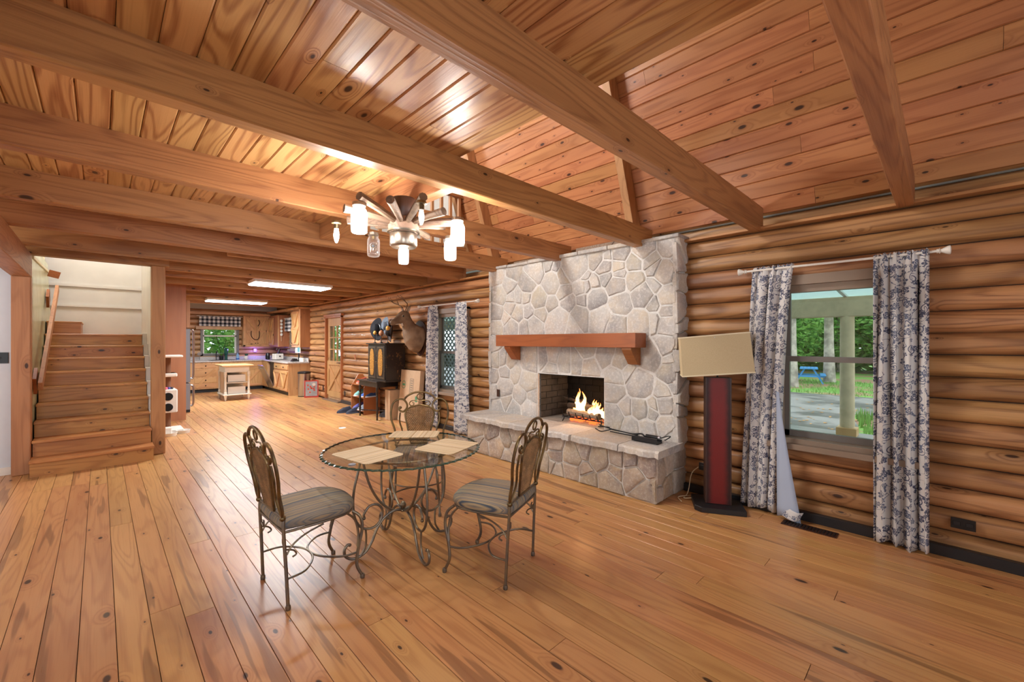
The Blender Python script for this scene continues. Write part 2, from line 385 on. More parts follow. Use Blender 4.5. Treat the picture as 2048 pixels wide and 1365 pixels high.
# fabric with blue floral print (uses the cloth's own uv, in metres)
def floral():
    t = NT('blue_floral_fabric'); U = t.coord('UV')
    def flower(scale, R, seed, dens):
        v0 = t.vm('ADD', U, (seed, seed*2.3, 0))
        vo = t.n('TexVoronoi', {'Vector': v0, 'Scale': scale, 'Randomness': .8}, voronoi_dimensions='2D', feature='F1')
        d = t.vm('SUBTRACT', v0, vo.outputs['Position'])
        s_ = t.n('SeparateXYZ', {0: d}); a = t.math('ARCTAN2', s_.outputs[1], s_.outputs[0]); ln = t.vm('LENGTH', d)
        cs = t.n('SeparateColor', {0: vo.outputs['Color']})
        pet = t.math('MULTIPLY_ADD', t.math('ABSOLUTE', t.math('COSINE', t.math('MULTIPLY_ADD', a, 2.5, t.math('MULTIPLY', cs.outputs[1], 6.)))), .45*R, .55*R)
        m = t.math('LESS_THAN', ln, pet); hole = t.math('GREATER_THAN', ln, R*.2)
        ringm = t.math('GREATER_THAN', t.math('ABSOLUTE', t.math('SUBTRACT', ln, R*.48)), R*.05)
        pr = t.math('LESS_THAN', cs.outputs[0], dens)
        return t.math('MULTIPLY', t.math('MULTIPLY', m, hole), t.math('MULTIPLY', pr, ringm)), ln, a, cs, R
    f1 = flower(11, .027, .3, .85)[0]; f2 = flower(17, .016, 4.1, .7)[0]
    v0 = t.vm('ADD', U, (2.2, 1.1, 0))
    vo = t.n('TexVoronoi', {'Vector': v0, 'Scale': 7., 'Randomness': .7}, voronoi_dimensions='2D', feature='F1')
    d = t.vm('SUBTRACT', v0, vo.outputs['Position']); s_ = t.n('SeparateXYZ', {0: d})
    a = t.math('ARCTAN2', s_.outputs[1], s_.outputs[0]); ln = t.vm('LENGTH', d)
    sp = t.math('SINE', t.math('ADD', t.math('MULTIPLY', a, 2.), t.math('MULTIPLY', ln, 330.)))
    sc_ = t.math('MULTIPLY', t.math('GREATER_THAN', sp, .62), t.math('LESS_THAN', ln, .036))
    nn = t.noise(U, 11, 1.2, .5, .4); vine = t.math('LESS_THAN', t.math('ABSOLUTE', t.math('SUBTRACT', nn, .5)), .007)
    lf = t.n('TexVoronoi', {'Vector': t.vm('MULTIPLY', U, (1, .55, 1)), 'Scale': 50., 'Randomness': 1.}, voronoi_dimensions='2D').outputs['Distance']
    near = t.math('LESS_THAN', t.math('ABSOLUTE', t.math('SUBTRACT', nn, .5)), .03)
    leaf = t.math('MULTIPLY', t.math('LESS_THAN', lf, .28), near)
    allm = t.math('MAXIMUM', t.math('MAXIMUM', f1, f2), t.math('MAXIMUM', sc_, t.math('MAXIMUM', vine, leaf)))
    zone = t.noise(U, 3.5, 1)
    ink = t.mix(t.ss(zone, .4, .6), lin('454c6c'), lin('66708c'))
    c = t.mix(t.math('MULTIPLY', allm, .92), lin('e6e4e2'), ink)
    b = t.bsdf(c, .85, 0, .2, t.bump(t.noise(U, 700, 1), .15, .0006))
    tl = t.n('BsdfTranslucent', {0: c}); ms = t.n('MixShader', {0: .18, 1: b.outputs[0], 2: tl.outputs[0]})
    t.t.links.new(ms.outputs[0], t.out.inputs[0]); return t.m
M['floral'] = floral()
M['lining'] = plain('curtain_lining', 'adbbd2', .85)
# buffalo check
t = NT('buffalo_check'); U = t.coord('UV'); sp = t.n('SeparateXYZ', {0: U})
def half(v): return t.math('GREATER_THAN', t.math('FRACT', t.math('MULTIPLY', v, 9.)), .5)
sm = t.math('ADD', half(sp.outputs[0]), half(sp.outputs[1])); cr = t.n('ValToRGB', {0: t.math('DIVIDE', sm, 2.)})
cr.color_ramp.interpolation = 'CONSTANT'; cr.color_ramp.elements[0].color = lin('e4e2e0'); cr.color_ramp.elements[1].position = .9; cr.color_ramp.elements[1].color = lin('24252b')
e2 = cr.color_ramp.elements.new(.4); e2.color = lin('7c7d84'); t.bsdf(cr.outputs[0], .85, 0, .2); M['check'] = t.m
t = NT('granite_laminate'); P = t.coord(); n1 = t.noise(P, 70, 4, .7); n2 = t.noise(P, 9, 3)
t.bsdf(t.mix(t.ss(n1, .35, .65), lin('a8a4a2'), lin('d9d4cf')), .25); M['counter'] = t.m
# outdoors
t = NT('leaf'); r = t.n('TexNoise', {'Vector': t.coord(), 'Scale': 1.3, 'Detail': 3.}).outputs[0]
c = t.mix(t.ss(r, .35, .65), lin('4f8a34'), lin('9fd068')); b = t.n('BsdfPrincipled', {'Base Color': c, 'Roughness': .6}); tl = t.n('BsdfTranslucent', {0: c})
ms = t.n('MixShader', {0: .45, 1: b.outputs[0], 2: tl.outputs[0]}); t.t.links.new(ms.outputs[0], t.out.inputs[0]); M['leaf'] = t.m
M['trunk'] = plain('tree_bark', 'a89d90', .9, var=.45, bump=.9, bscale=12)
M['grass'] = plain('grass_blades', '6f9a45', .8, var=.3, bscale=6)
t = NT('lawn'); P = t.coord(); n1 = t.noise(P, .6, 4, .6); n2 = t.noise(P, 9, 4, .7)
t.bsdf(t.mix(t.ss(n1, .48, .6), t.mix(n2, lin('4f7a30'), lin('8fb860')), t.mix(n2, lin('8a6350'), lin('a98a70'))), .9, 0, .2); M['lawn'] = t.m
t = NT('wet_driveway'); P = t.coord(); n1 = t.noise(P, .9, 4, .6); n2 = t.noise(P, 30, 3, .7)
t.bsdf(t.mix(t.ss(n1, .4, .6), lin('5d5a58'), lin('8b8781')), t.math('MULTIPLY_ADD', n1, .5, .15), 0, .4); M['drive'] = t.m
M['porchpost'] = plain('porch_post', 'cbb693', .8, var=.12, bump=.4, bscale=20)
M['tableblue'] = plain('blue_paint', '3f93d0', .5)
M['porchwhite'] = plain('porch_white', 'e4ece8', .6)
t = NT('translucent_roof_panel'); tl = t.n('BsdfTranslucent', {0: lin('dfeee9')}); df = t.n('BsdfDiffuse', {0: lin('e4ece8')}); ms = t.n('MixShader', {0: .45, 1: tl.outputs[0], 2: df.outputs[0]}); t.t.links.new(ms.outputs[0], t.out.inputs[0]); M['porchpanel'] = t.m
M['card'] = plain('cardboard', 'c7a887', .8, var=.05)
M['fur'] = None
t = NT('deer_hair'); P = t.coord(); f = t.noise(t.vm('MULTIPLY', P, (60, 60, 20)), 3, 3, .7); sp = t.n('SeparateXYZ', {0: P}); nb = t.noise(P, 6, 3)
t.bsdf(t.mix(t.ss(nb, .35, .65), t.mix(f, lin('83684f'), lin('9c8268')), t.mix(f, lin('634c3a'), lin('806650'))), .75, 0, .3, t.bump(f, .4, .004)); M['fur'] = t.m
M['furwhite'] = plain('white_deer_hair', 'd8cbb8', .8, var=.1, bump=.3)
M['antler'] = plain('antler', '7d6044', .55, var=.3, bump=.3)
# ------------------------------------------------------------ setting: floor, ceiling, walls, beams, roof
WX = 4.23
def board_mesh(L, wd, th, c, mat, axis='Y'):
    m = MB(); t_ = th
    # top face chamfered long edges, local origin at centre of the top face
    prof = [(-wd/2, -t_), (wd/2, -t_), (wd/2, -c), (wd/2-c, 0), (-wd/2+c, 0), (-wd/2, -c)]
    m.prism([(p[0], p[1]) for p in prof], -L/2, L/2, 'XZ')
    return m.mesh('board', mat)
floor = MB().box(-3, 4.35, -2, 15.6, -.12, -.02).build('floor', M['under'])
tag(floor, kind='structure')
lens = [2.1, 2.8, 3.4, 4.2, 5.0]
fm = {l: board_mesh(l, .1303, .018, .0012, M['floor']) for l in lens}
xs = -3+.0665; nfl = 0
while xs < 4.2:
    y = -2.0 - rnd.random()*1.2
    while y < 15.5:
        l = rnd.choice(lens[2:]) if y > 4 or y < -1 else rnd.choice(lens[1:])
        yc = y+l/2
        if not (xs < -.7 and yc-l/2 > 7.4) and yc+l/2 > -2:
            inst('board', fm[l], floor, (xs, yc, 0), scale=(1, (l-.003)/l, 1)); nfl += 1
        y += l
    xs += .133
# ceiling = deck of planks over beams; opening over the fireplace side and over the stairs
DZ = 2.652; XE = 1.66
ceil = MB().box(-3, XE, -2, 7.2, DZ+.022, DZ+.12).box(-3, -.62, 7.2, 15.6, DZ+.022, DZ+.12).box(.57, 4.25, 9.95, 15.6, DZ+.022, DZ+.12).box(.57, XE, 7.2, 9.95, DZ+.022, DZ+.12).box(XE, 4.25, 5.25, 9.95, DZ+.022, DZ+.12).build('ceiling', M['under'])
tag(ceil, kind='structure')
pm = {l: board_mesh(l, .1225, .02, .007, M['deck']) for l in (3.0, 3.9, 4.8)}
x = XE-.062
while x > -3:
    y = -2.2-rnd.random()*1.5
    while y < 7.2:
        l = rnd.choice((3.0, 3.9, 4.8)); top = min(y+l, 7.2)
        if top > -1.9 and top-y > .3:
            inst('plank', pm[l], ceil, (x, (y+top)/2, DZ), (0, PI, 0), (1, (top-y-.002)/l, 1))
        y += l
    x -= .1245
x = 4.2
m = MB()
while x > .6:
    y0 = 5.25 if x > XE else 7.25
    m.prism([(x-.061, DZ+.02), (x+.061, DZ+.02), (x+.061, DZ+.004), (x+.057, DZ), (x-.057, DZ), (x-.061, DZ+.004)], y0, 15.5, 'XZ'); x -= .1245
k = m.build('plank_row', M['deck'], ceil); k['kind'] = 'stuff'
# joists
JY = [.15, 1.12, 2.17, 3.25, 4.39, 5.42, 6.48]
JB = 2.45; JT = DZ
def joist(x0, x1, y0, wd=.098, z0=JB, z1=JT, mat=None, name='ceiling_beam'):
    m = MB(); n = 14; vs = []
    for i in range(n+1):                       # slightly wavy rough-sawn edges
        x = x0+(x1-x0)*i/n; a = noise.noise((x*1.3, y0*3, 1))*.006; b = noise.noise((x*1.1, y0*3, 7))*.006
        c = .006
        vs += [(x, y0+a, z0+c), (x, y0+c+a, z0), (x, y0+wd-c+b, z0), (x, y0+wd+b, z0+c), (x, y0+wd+b, z1), (x, y0+a, z1)]
    fs = [(i*6+k, i*6+(k+1) % 6, (i+1)*6+(k+1) % 6, (i+1)*6+k) for i in range(n) for k in range(6)]
    fs += [tuple(range(6))[::-1], tuple(n*6+k for k in range(6))]
    m.add(vs, fs); o = m.build(name, mat or M['beam']); return o
bl = ['rough pine ceiling beam nearest the camera, running up to the top plate right of the window curtain',
      'rough pine ceiling beam that crosses the top of the picture and meets the wall right of the chimney',
      'long rough pine ceiling beam just in front of the wagon wheel chandelier, resting on the right end of the chimney',
      'knotty pine ceiling beam directly behind the chandelier, ending on top of the chimney middle',
      'pine ceiling beam ending at the left end of the stone chimney top',
      'pine ceiling beam just left of the chimney, second before the stair opening',
      'pine ceiling beam nearest in front of the stair header beam']
for i, y in enumerate(JY):
    x1 = 4.2; zt = JT
    o = joist(-3 if i > 0 else -3, x1, y); tag(o, bl[i], 'beam', 'ceiling beams over the living room')
o = joist(-.78, .66, 7.16, .16, 2.455, JT); tag(o, 'pine header beam across the top of the stair opening', 'beam')
nm = ['first', 'second', 'third', 'fourth', 'fifth', 'sixth', 'seventh']
for i, y in enumerate([7.45, 8.12, 9.1, 10.1, 11.15, 12.2, 13.3]):
    o = joist(.57, 4.2, y, .06 if i == 0 else .09); tag(o, 'pine kitchen ceiling beam, %s one behind the stair post' % nm[i], 'beam', 'ceiling beams over the kitchen')
o = joist(1.1, 2.9, 6.0, .05, 2.50, JT); tag(o, 'short pine splice board fixed between the ceiling beams before the kitchen light', 'beam')
# beam along the left on the stair post
m = MB(); m.box(-.70, -.545, -2, 7.18, 2.19, 2.448, ch=.006); o = m.build('carrying_beam', M['beamy']); tag(o, 'heavy pine beam running toward the camera on the left stair post', 'beam')
# header at the deck edge near the chandelier
m = MB().box(1.60, 1.70, 2.27, 3.25, 2.47, 2.66, ch=.005); o = m.build('deck_header', M['beamy']); tag(o, 'pale yellow pine header at the loft edge from which the chandelier hangs', 'beam')
m = MB().box(1.58, 1.72, 3.35, 4.39, 2.50, 2.66, ch=.005); o = m.build('deck_header', M['beamy']); tag(o, 'pine header at the loft edge between the two beams behind the chandelier', 'beam')
# --- log wall on the right
OPEN = [(.13, 1.02, .6125, 1.9906), (1.83, 4.52, 0, 2.46), (5.28, 6.2, .6125, 1.9906), (10.12, 11.12, 0, 2.09), (13.1, 13.9, 1.225, 1.9906)]
wall = struct('wall_right')
NC = 16; CH = JB/NC
def runs(za, zb, lo, hi, op):
    segs = [(lo, hi)]; zc = (za+zb)/2
    for a, b, c, d in op:
        if c < zc < d:
            ns = []
            for s0, s1 in segs:
                if b <= s0 or a >= s1: ns.append((s0, s1)); continue
                if a > s0: ns.append((s0, a))
                if b < s1: ns.append((b, s1))
            segs = ns
    return segs
def log_profile(h, depth=.062):
    pts = []
    for i in range(11):
        t_ = -1+2*i/10
        pts.append((depth*(1-abs(t_)**3.6)**.68, t_*(h/2-.0015)))
    return pts
def log_mesh(L, mat, axis, h=CH, seed=0):
    m = MB(); pr = log_profile(h); n = max(2, int(L/.35)); vs = []
    for i in range(n+1):
        s = -L/2+L*i/n; k = 1+.10*noise.noise((s*.9, seed*7.3, 0)); dz = .004*noise.noise((s*1.1, seed*3.1, 5))
        for px_, pz in pr:
            if axis == 'Y': vs.append((-px_*k, s, pz+dz))
            else: vs.append((s, -px_*k, pz+dz))
    q = len(pr); fs = [(i*q+k, i*q+k+1, (i+1)*q+k+1, (i+1)*q+k) for i in range(n) for k in range(q-1)]
    fs += [tuple(range(q)), tuple(n*q+k for k in range(q))]
    m.add(vs, fs); return m.mesh('log', mat, smooth=True)
back = MB()
for c in range(NC):
    z0, z1 = c*CH, (c+1)*CH
    for a, b in runs(z0, z1, -2, 15.5, OPEN):
        back.box(4.235, 4.35, a, b, z0, z1)
        # split very long runs the way the logs are butted
        cuts = [a]
        if b-a > 5: cuts.append(a+(b-a)*(.35+.3*rnd.random()))
        cuts.append(b)
        for s0, s1 in zip(cuts, cuts[1:]):
            L = s1-s0-.003
            inst('log', log_mesh(L, M['log'], 'Y', seed=rnd.random()*50), wall, (4.237, (s0+s1)/2, (z0+z1)/2))
back.build('backing', M['under'], wall)
# plate, ledge log, recessed log above
MB().box(4.12, 4.40, -2, 15.4, 2.452, 2.475, ch=.003).build('top_plate', M['beamy'], wall)
inst('log', log_mesh(7.3, M['log'], 'Y', .14, 3), wall, (4.42, 1.6, 2.55)); inst('log', log_mesh(7.3, M['log'], 'Y', .14, 6), wall, (4.43, 1.6, 2.69))
MB().box(4.44, 4.48, -2, 15.5, 2.47, 2.86).build('frieze_board', M['beamy'], wall)
MB().box(4.20, 4.235, 5.4, 15.45, 2.475, 2.655).build('blocking_board', M['beamy'], wall)
# baseboards
for a, b, nn in ((-2, 1.8, 'baseboard_right'), (4.55, 10.1, 'baseboard_right_far')):
    tag(MB().box(4.125, 4.17, a, b, 0, .075, ch=.003).build(nn, M['bbase']), kind='structure')
# --- roof slope above the plate (gambrel), planks and rafters
SL = .35
def xr(z): return 4.227-(z-2.749)*SL
ang = math.atan(SL)
roof = struct('ceiling_slope')
MB().prism([(xr(2.82)+.06, 2.82), (xr(4.95)+.06, 4.95), (xr(4.95)+.16, 4.95), (xr(2.82)+.16, 2.82)], -2, 5.25, 'XZ').build('roof_deck', M['under'], roof)
PW = .143
pl = {}
for l in (3.0, 4.2): 
    m = MB(); c = .008
    prof = [(0.02, -PW/2+.001), (0.02, PW/2-.001), (c, PW/2-.001), (0, PW/2-c-.001), (0, -PW/2+c+.001), (c, -PW/2+.001)]
    m.prism(prof, -l/2, l/2, 'XZ'); pl[l] = m.mesh('plank', M['roof'])
for i in range(-1, 15):
    s = (i+.5)*PW; z = 2.76+s*math.cos(ang); x = xr(z)
    y = -2.0-rnd.random()*2
    while y < 5.25:
        l = rnd.choice((3.0, 4.2)); top = min(y+l, 5.25)
        if top > -1.9 and top-y > .2: inst('plank', pl[l], roof, (x+.03, (y+top)/2, z), (0, -ang, 0), (1, (top-y-.002)/l, 1))
        y += l
rl = ['pine rafter on the sloping ceiling above the right end of the chimney', 'pine rafter on the sloping ceiling above the left part of the chimney', 'pine rafter at the sloping ceiling edge beside the loft railing']
for y, lb in ((2.34, rl[0]), (4.62, rl[1]), (5.2, rl[2])):
    m = MB(); zb = 2.55 if y < 5 else 2.7
    d = .13 if y < 5 else .05
    m.prism([(xr(zb)+.028, zb), (xr(4.9)+.028, 4.9), (xr(4.9)-d, 4.9), (xr(zb)-d, zb)], y, y+.085, 'XZ')
    tag(m.build('rafter', M['post'], bev=.003), lb, 'rafter', 'rafters of the sloping ceiling')
# closing of the loft (upper roof, gables, far white slope)
up = MB().prism([(xr(4.9), 4.9), (.4, 6.1), (.4, 6.2), (xr(4.9)+.1, 5.0)], -2, 15.5, 'XZ').prism([(.4, 6.1), (-3.1, 4.9), (-3.1, 5.0), (.4, 6.2)], -2, 15.5, 'XZ')
tag(up.build('ceiling_upper', M['roof']), kind='structure')
ws = MB().prism([(xr(2.70)-.0, 2.70), (xr(4.95)-.0, 4.95), (xr(4.95)+.1, 4.95), (xr(2.7)+.1, 2.7)], 5.285, 15.5, 'XZ')
tag(ws.build('ceiling_white_slope', M['white']), kind='structure')
tag(MB().box(-3.1, 4.35, 15.5, 15.6, 2.45, 6.2).build('wall_far_upper', M['white']), kind='structure')
tag(MB().box(-3.1, 4.35, -2.1, -2.0, 2.6, 6.2).build('wall_back_upper', M['roof']), kind='structure')
tag(MB().box(-3.1, -3.0, -2.1, 15.6, 0, 5.0).build('wall_left', M['white']), kind='structure')
tag(MB().box(.9, 4.0, 8.2, 8.3, 2.75, 4.95).build('wall_loft', M['white']), kind='structure')
# railing of the loft at the far edge of the opening
rt = thing('loft_railing', 'wooden loft railing with square balusters seen behind the chandelier', 'railing', (2.8, 5.12, 2.77))
MB().box(-1.1, 1.15, -.03, .03, .86, .95, ch=.004).build('top_rail', M['beam'], rt)
MB().box(-1.1, 1.2, -.02, .02, .08, .13).build('bottom_rail', M['beam'], rt)
bme = MB().box(-.02, .02, -.02, .02, .13, .86).mesh('baluster', M['post'])
for i in range(14): inst('baluster', bme, rt, (-1.0+i*.16, 0, 0))
# loft floor edge board
tag(MB().box(XE, 4.2, 5.24, 5.27, 2.64, 2.79).build('trim_1', M['beam']), kind='structure')
# --- far kitchen wall of logs
wf = struct('wall_far'); KO = [(2.14, 3.12, 1.04, 1.9)]
mb = MB()
for c in range(NC):
    z0, z1 = c*CH, (c+1)*CH
    for a, b in runs(z0, z1, 1.0, 4.2, KO):
        mb.box(a, b, 15.505, 15.6, z0, z1)
        if z1 > .9: inst('log', log_mesh(b-a-.003, M['logx'], 'X', seed=rnd.random()*9), wf, ((a+b)/2, 15.507, (z0+z1)/2))
mb.build('backing', M['under'], wf)
# --- left hall wall, back wall, walls round the stairs
tag(MB().box(-3, -.69, 7.22, 7.32, 0, 2.66).build('wall_hall', M['bluewhite']), kind='structure')
tag(MB().box(-3, -.69, 7.19, 7.222, 0, .085, ch=.003).build('baseboard_hall', M['whitep']), kind='structure')
wb = MB()
for a, b, c, d in ((-3, -2.05, 0, 2.7), (-.35, 1.05, 0, 2.7), (2.75, 4.35, 0, 2.7), (-2.05, -.35, 0, .62), (-2.05, -.35, 2.2, 2.7), (1.05, 2.75, 0, .62), (1.05, 2.75, 2.2, 2.7)):
    wb.box(a, b, -2.1, -2.0, c, d)
tag(wb.build('wall_back', M['logx']), kind='structure')
# stair well: green gloss left wall with sloped trim, white walls
tag(MB().prism([(7.3, 0), (9.95, 0), (9.95, 1.7), (9.35, 2.62), (7.3, 2.62)], -.62, -.555).build('wall_stair_left', M['green']), kind='structure')
tag(MB().box(-.64, -.6, 7.3, 9.6, 2.4, 5.0).build('wall_stair_left_upper', M['cream']), kind='structure')
tag(MB().beam((-.55, 7.32, 2.44), (-.55, 9.6, 2.52), .02, .03).build('trim_2', M['cream']), kind='structure')
tag(MB().box(-2.6, .6, 9.95, 10.05, 0, 5.0).build('wall_stair_back', M['white']), kind='structure')
tag(MB().box(-2.6, .56, 9.925, 9.955, 2.37, 2.41).build('trim_3', M['white']), kind='structure')
tag(MB().box(-.62, .56, 9.92, 9.955, 2.04, 2.07).build('trim_4', M['white']), kind='structure')
tag(MB().box(.53, .60, 7.42, 9.95, 0, 2.3).box(.53, .6, 8.1, 9.95, 2.3, 5.0).build('wall_stair_right', M['white']), kind='structure')
tag(MB().box(.60, .64, 7.42, 9.95, 0, 2.5).build('wall_stair_outer', M['panel']), kind='structure')
tag(MB().box(.64, 1.16, 9.95, 10.0, 0, 2.66).build('wall_pantry', M['panel']), kind='structure')
# posts
def post(x0, x1, y0, y1, z1, lb):
    m = MB().box(x0, x1, y0, y1, 0, z1, ch=.008); return tag(m.build('timber_post', M['post']), lb, 'post')
post(-.69, -.545, 7.07, 7.21, 2.19, 'thick knotty timber post left of the stairs carrying the heavy beam')
post(.478, .62, 7.16, 7.30, 2.455, 'thick knotty timber post right of the stairs')
# staircase
zs = [.18, .36, .54, .72, .90, 1.08, 1.25, 1.415, 1.58]
ys = [6.86, 7.09, 7.33, 7.56, 7.80, 8.03, 8.27, 8.50, 8.74]
st = thing('staircase', 'knotty pine staircase with nine risers between two timber posts', 'stairs', (0, 6.86, 0))
for i, (z, y) in enumerate(zip(zs, ys)):
    x0, x1 = (-.545, .478) if i == 0 else (-.545, .475)
    if i == 0: x0, x1 = -.545, .485
    if i == 1: x0 = -.54
    zp = zs[i-1] if i else 0
    yn = ys[i+1] if i < 8 else 9.91
    dx = .0
    MB().box(x0+.004, x1-.004, y-6.86+.02, y-6.86+.04, zp, z-.028).build('riser', M['stair'], st)
    MB().box(x0, x1, y-6.86-.022, yn-6.86+.03, z-.030, z, ch=.005).build('tread', M['stair'], st)
bx = MB().box(-.54, -.20, 8.95, 9.9, 1.58, 1.74).build('riser', M['stair'], None); bx.parent = st; bx.location = (0, -6.86, 0)
bx = MB().box(-.545, -.19, 8.93, 9.9, 1.74, 1.765, ch=.004).build('tread', M['stair'], None); bx.parent = st; bx.location = (0, -6.86, 0)
for i in range(9):
    tag(MB().box(.476, .528, ys[i]+.0, (ys[i+1] if i < 8 else 9.92), 0, zs[i]+.012).build('trim_stair_%d' % (i+1), M['white']), kind='structure') if i > 1 else None
hr = thing('handrail', 'sloping wooden handrail on the pale green stair wall', 'handrail', (-.5, 7.3, .95))
MB().beam((0.01, 0, 0), (.05, 1.9, 1.31), .035, .11).build('rail', M['post'], hr)
MB().beam((-.035, .02, .0), (-.035, .2, .12), .03, .22).build('bracket', M['mantel'], hr)
MB().beam((-.03, 1.6, 1.08), (-.03, 1.78, 1.2), .03, .18).build('bracket', M['mantel'], hr)
tag(MB().beam((-.545, 9.3, 2.49), (-.43, 9.3, 2.46), .03, .10).build('wooden_bracket', M['mantel']), 'brown wooden bracket sticking out high on the stair wall', 'bracket')
# --- windows and door on the right wall
def window(name, y0, y1, z0, z1, zm, cat=None, trimmat=None):
    s = struct(name); tm = trimmat or M['wtrim']
    e = .05
    MB().box(4.13, 4.33, y0, y0+e, z0, z1).box(4.13, 4.33, y1-e, y1, z0, z1).box(4.13, 4.33, y0, y1, z1-e, z1).box(4.13, 4.33, y0, y1, z0, z0+e).box(4.135, 4.24, y0-.03, y0+.005, z0-.02, z1+.03).box(4.135, 4.24, y1-.005, y1+.03, z0-.02, z1+.03).box(4.135, 4.24, y0-.03, y1+.03, z1-.005, z1+.03).box(4.17, 4.24, y0+e, y1-e, z1-.11, z1-e).build('window_frame', tm, s)
    a, b, c, d = y0+e, y1-e, z0+e, z1-e
    MB().box(4.25, 4.29, a, a+.035, c, zm).box(4.25, 4.29, b-.035, b, c, zm).box(4.25, 4.29, a, b, c, c+.05).box(4.24, 4.29, a, b, zm-.035, zm+.01).build('lower_sash', M['sash'], s)
    MB().box(4.29, 4.32, a, a+.035, zm, d).box(4.29, 4.32, b-.035, b, zm, d).box(4.29, 4.32, a, b, d-.05, d).build('upper_sash', M['sash'], s)
    MB().box(4.268, 4.272, a+.03, b-.03, c+.04, zm-.03).build('pane', M['glass'], s)
    MB().box(4.303, 4.307, a+.03, b-.03, zm, d-.04).build('pane', M['glass'], s)
    MB().box(4.08, 4.30, y0-.05, y1+.05, z0-.035, z0+.012, ch=.004).build('window_sill', tm, s)
    return s
M['wtrim'] = plain('taupe_window_trim', '8f7d6c', .5); M['sash'] = plain('grey_sash', '75706b', .45)
window('window_1', .13, 1.02, .6125, 1.9906, 1.335)
window('window_2', 5.28, 6.2, .6125, 1.9906, 1.30)
window('window_3', 13.1, 13.9, 1.225, 1.9906, 1.6)
kw = struct('window_4')
MB().box(2.14, 2.20, 15.42, 15.6, 1.04, 1.9).box(3.06, 3.12, 15.42, 15.6, 1.04, 1.9).box(2.14, 3.12, 15.42, 15.6, 1.04, 1.11).box(2.14, 3.12, 15.42, 15.6, 1.84, 1.9).build('window_frame', M['greyw'] if 'greyw' in M else M['sash'], kw)
MB().box(2.2, 3.06, 15.5, 15.54, 1.62, 1.66).box(2.2, 2.24, 15.5, 15.54, 1.1, 1.85).box(3.02, 3.06, 15.5, 15.54, 1.1, 1.85).build('sash', M['whitep'], kw)
MB().box(2.2, 3.06, 15.518, 15.522, 1.1, 1.85).build('pane', M['glass'], kw)
MB().box(2.02, 3.22, 15.36, 15.46, 1.83, 1.93, ch=.004).build('head_board', M['cabx'], kw)
# door
dr = struct('door_1')
MB().box(4.14, 4.33, 10.10, 10.15, 0, 2.09).box(4.14, 4.33, 11.09, 11.14, 0, 2.09).box(4.14, 4.33, 10.1, 11.14, 2.06, 2.12).box(4.12, 4.2, 10.07, 11.17, 2.10, 2.15).build('door_frame', M['rack'], dr)
dl = MB()
dl.box(4.2, 4.24, 10.15, 11.09, .03, .98).box(4.2, 4.24, 10.15, 10.28, .98, 2.06).box(4.2, 4.24, 10.96, 11.09, .98, 2.06).box(4.2, 4.24, 10.28, 10.96, 1.86, 2.06)
lf = dl.build('door_leaf', M['doorw'], dr)
for k in range(1, 3): MB().box(4.195, 4.235, 10.28+.68*k/3-.012, 10.28+.68*k/3+.012, .98, 1.86).build('muntin', M['doorw'], lf)
for k in range(1, 3): MB().box(4.195, 4.235, 10.28, 10.96, .98+.88*k/3-.012, .98+.88*k/3+.012).build('muntin', M['doorw'], lf)
for i in range(3):
    for j in range(3):
        MB().box(4.215, 4.219, 10.29+i*.227, 10.29+.215+i*.227, .99+j*.293, .99+.28+j*.293).build('pane', M['glass'], lf)
for a, b in (((4.192, 10.28, .25), (4.192, 10.98, .85)), ((4.186, 10.98, .25), (4.186, 10.28, .85))):
    MB().beam(a, b, .09, .02, up=(1, 0, 0)).build('brace', M['doorw'], lf)
MB().box(4.18, 4.2, 10.15, 10.26, .12, .98).box(4.18, 4.2, 10.98, 11.09, .12, .98).box(4.18, 4.2, 10.26, 10.98, .08, .22).box(4.18, 4.2, 10.26, 10.98, .88, .98).build('panel_frame', M['doorw'], lf)
MB().tube([(4.19, 10.21, .95), (4.13, 10.21, .95), (4.13, 10.33, .95)], .011).lathe([(0, -.02), (.026, -.018), (.026, 0), (0, .002)], (4.19, 10.21, .95), axis='X').build('door_handle', M['black'], lf)
MB().lathe([(0, -.02), (.028, -.018), (.028, 0), (0, .002)], (4.19, 10.21, 1.1), axis='X').build('deadbolt', M['black'], lf)
tag(MB().box(4.05, 4.3, 10.1, 11.1, 0, .03, ch=.004).build('trim_5', M['steel']), kind='structure')
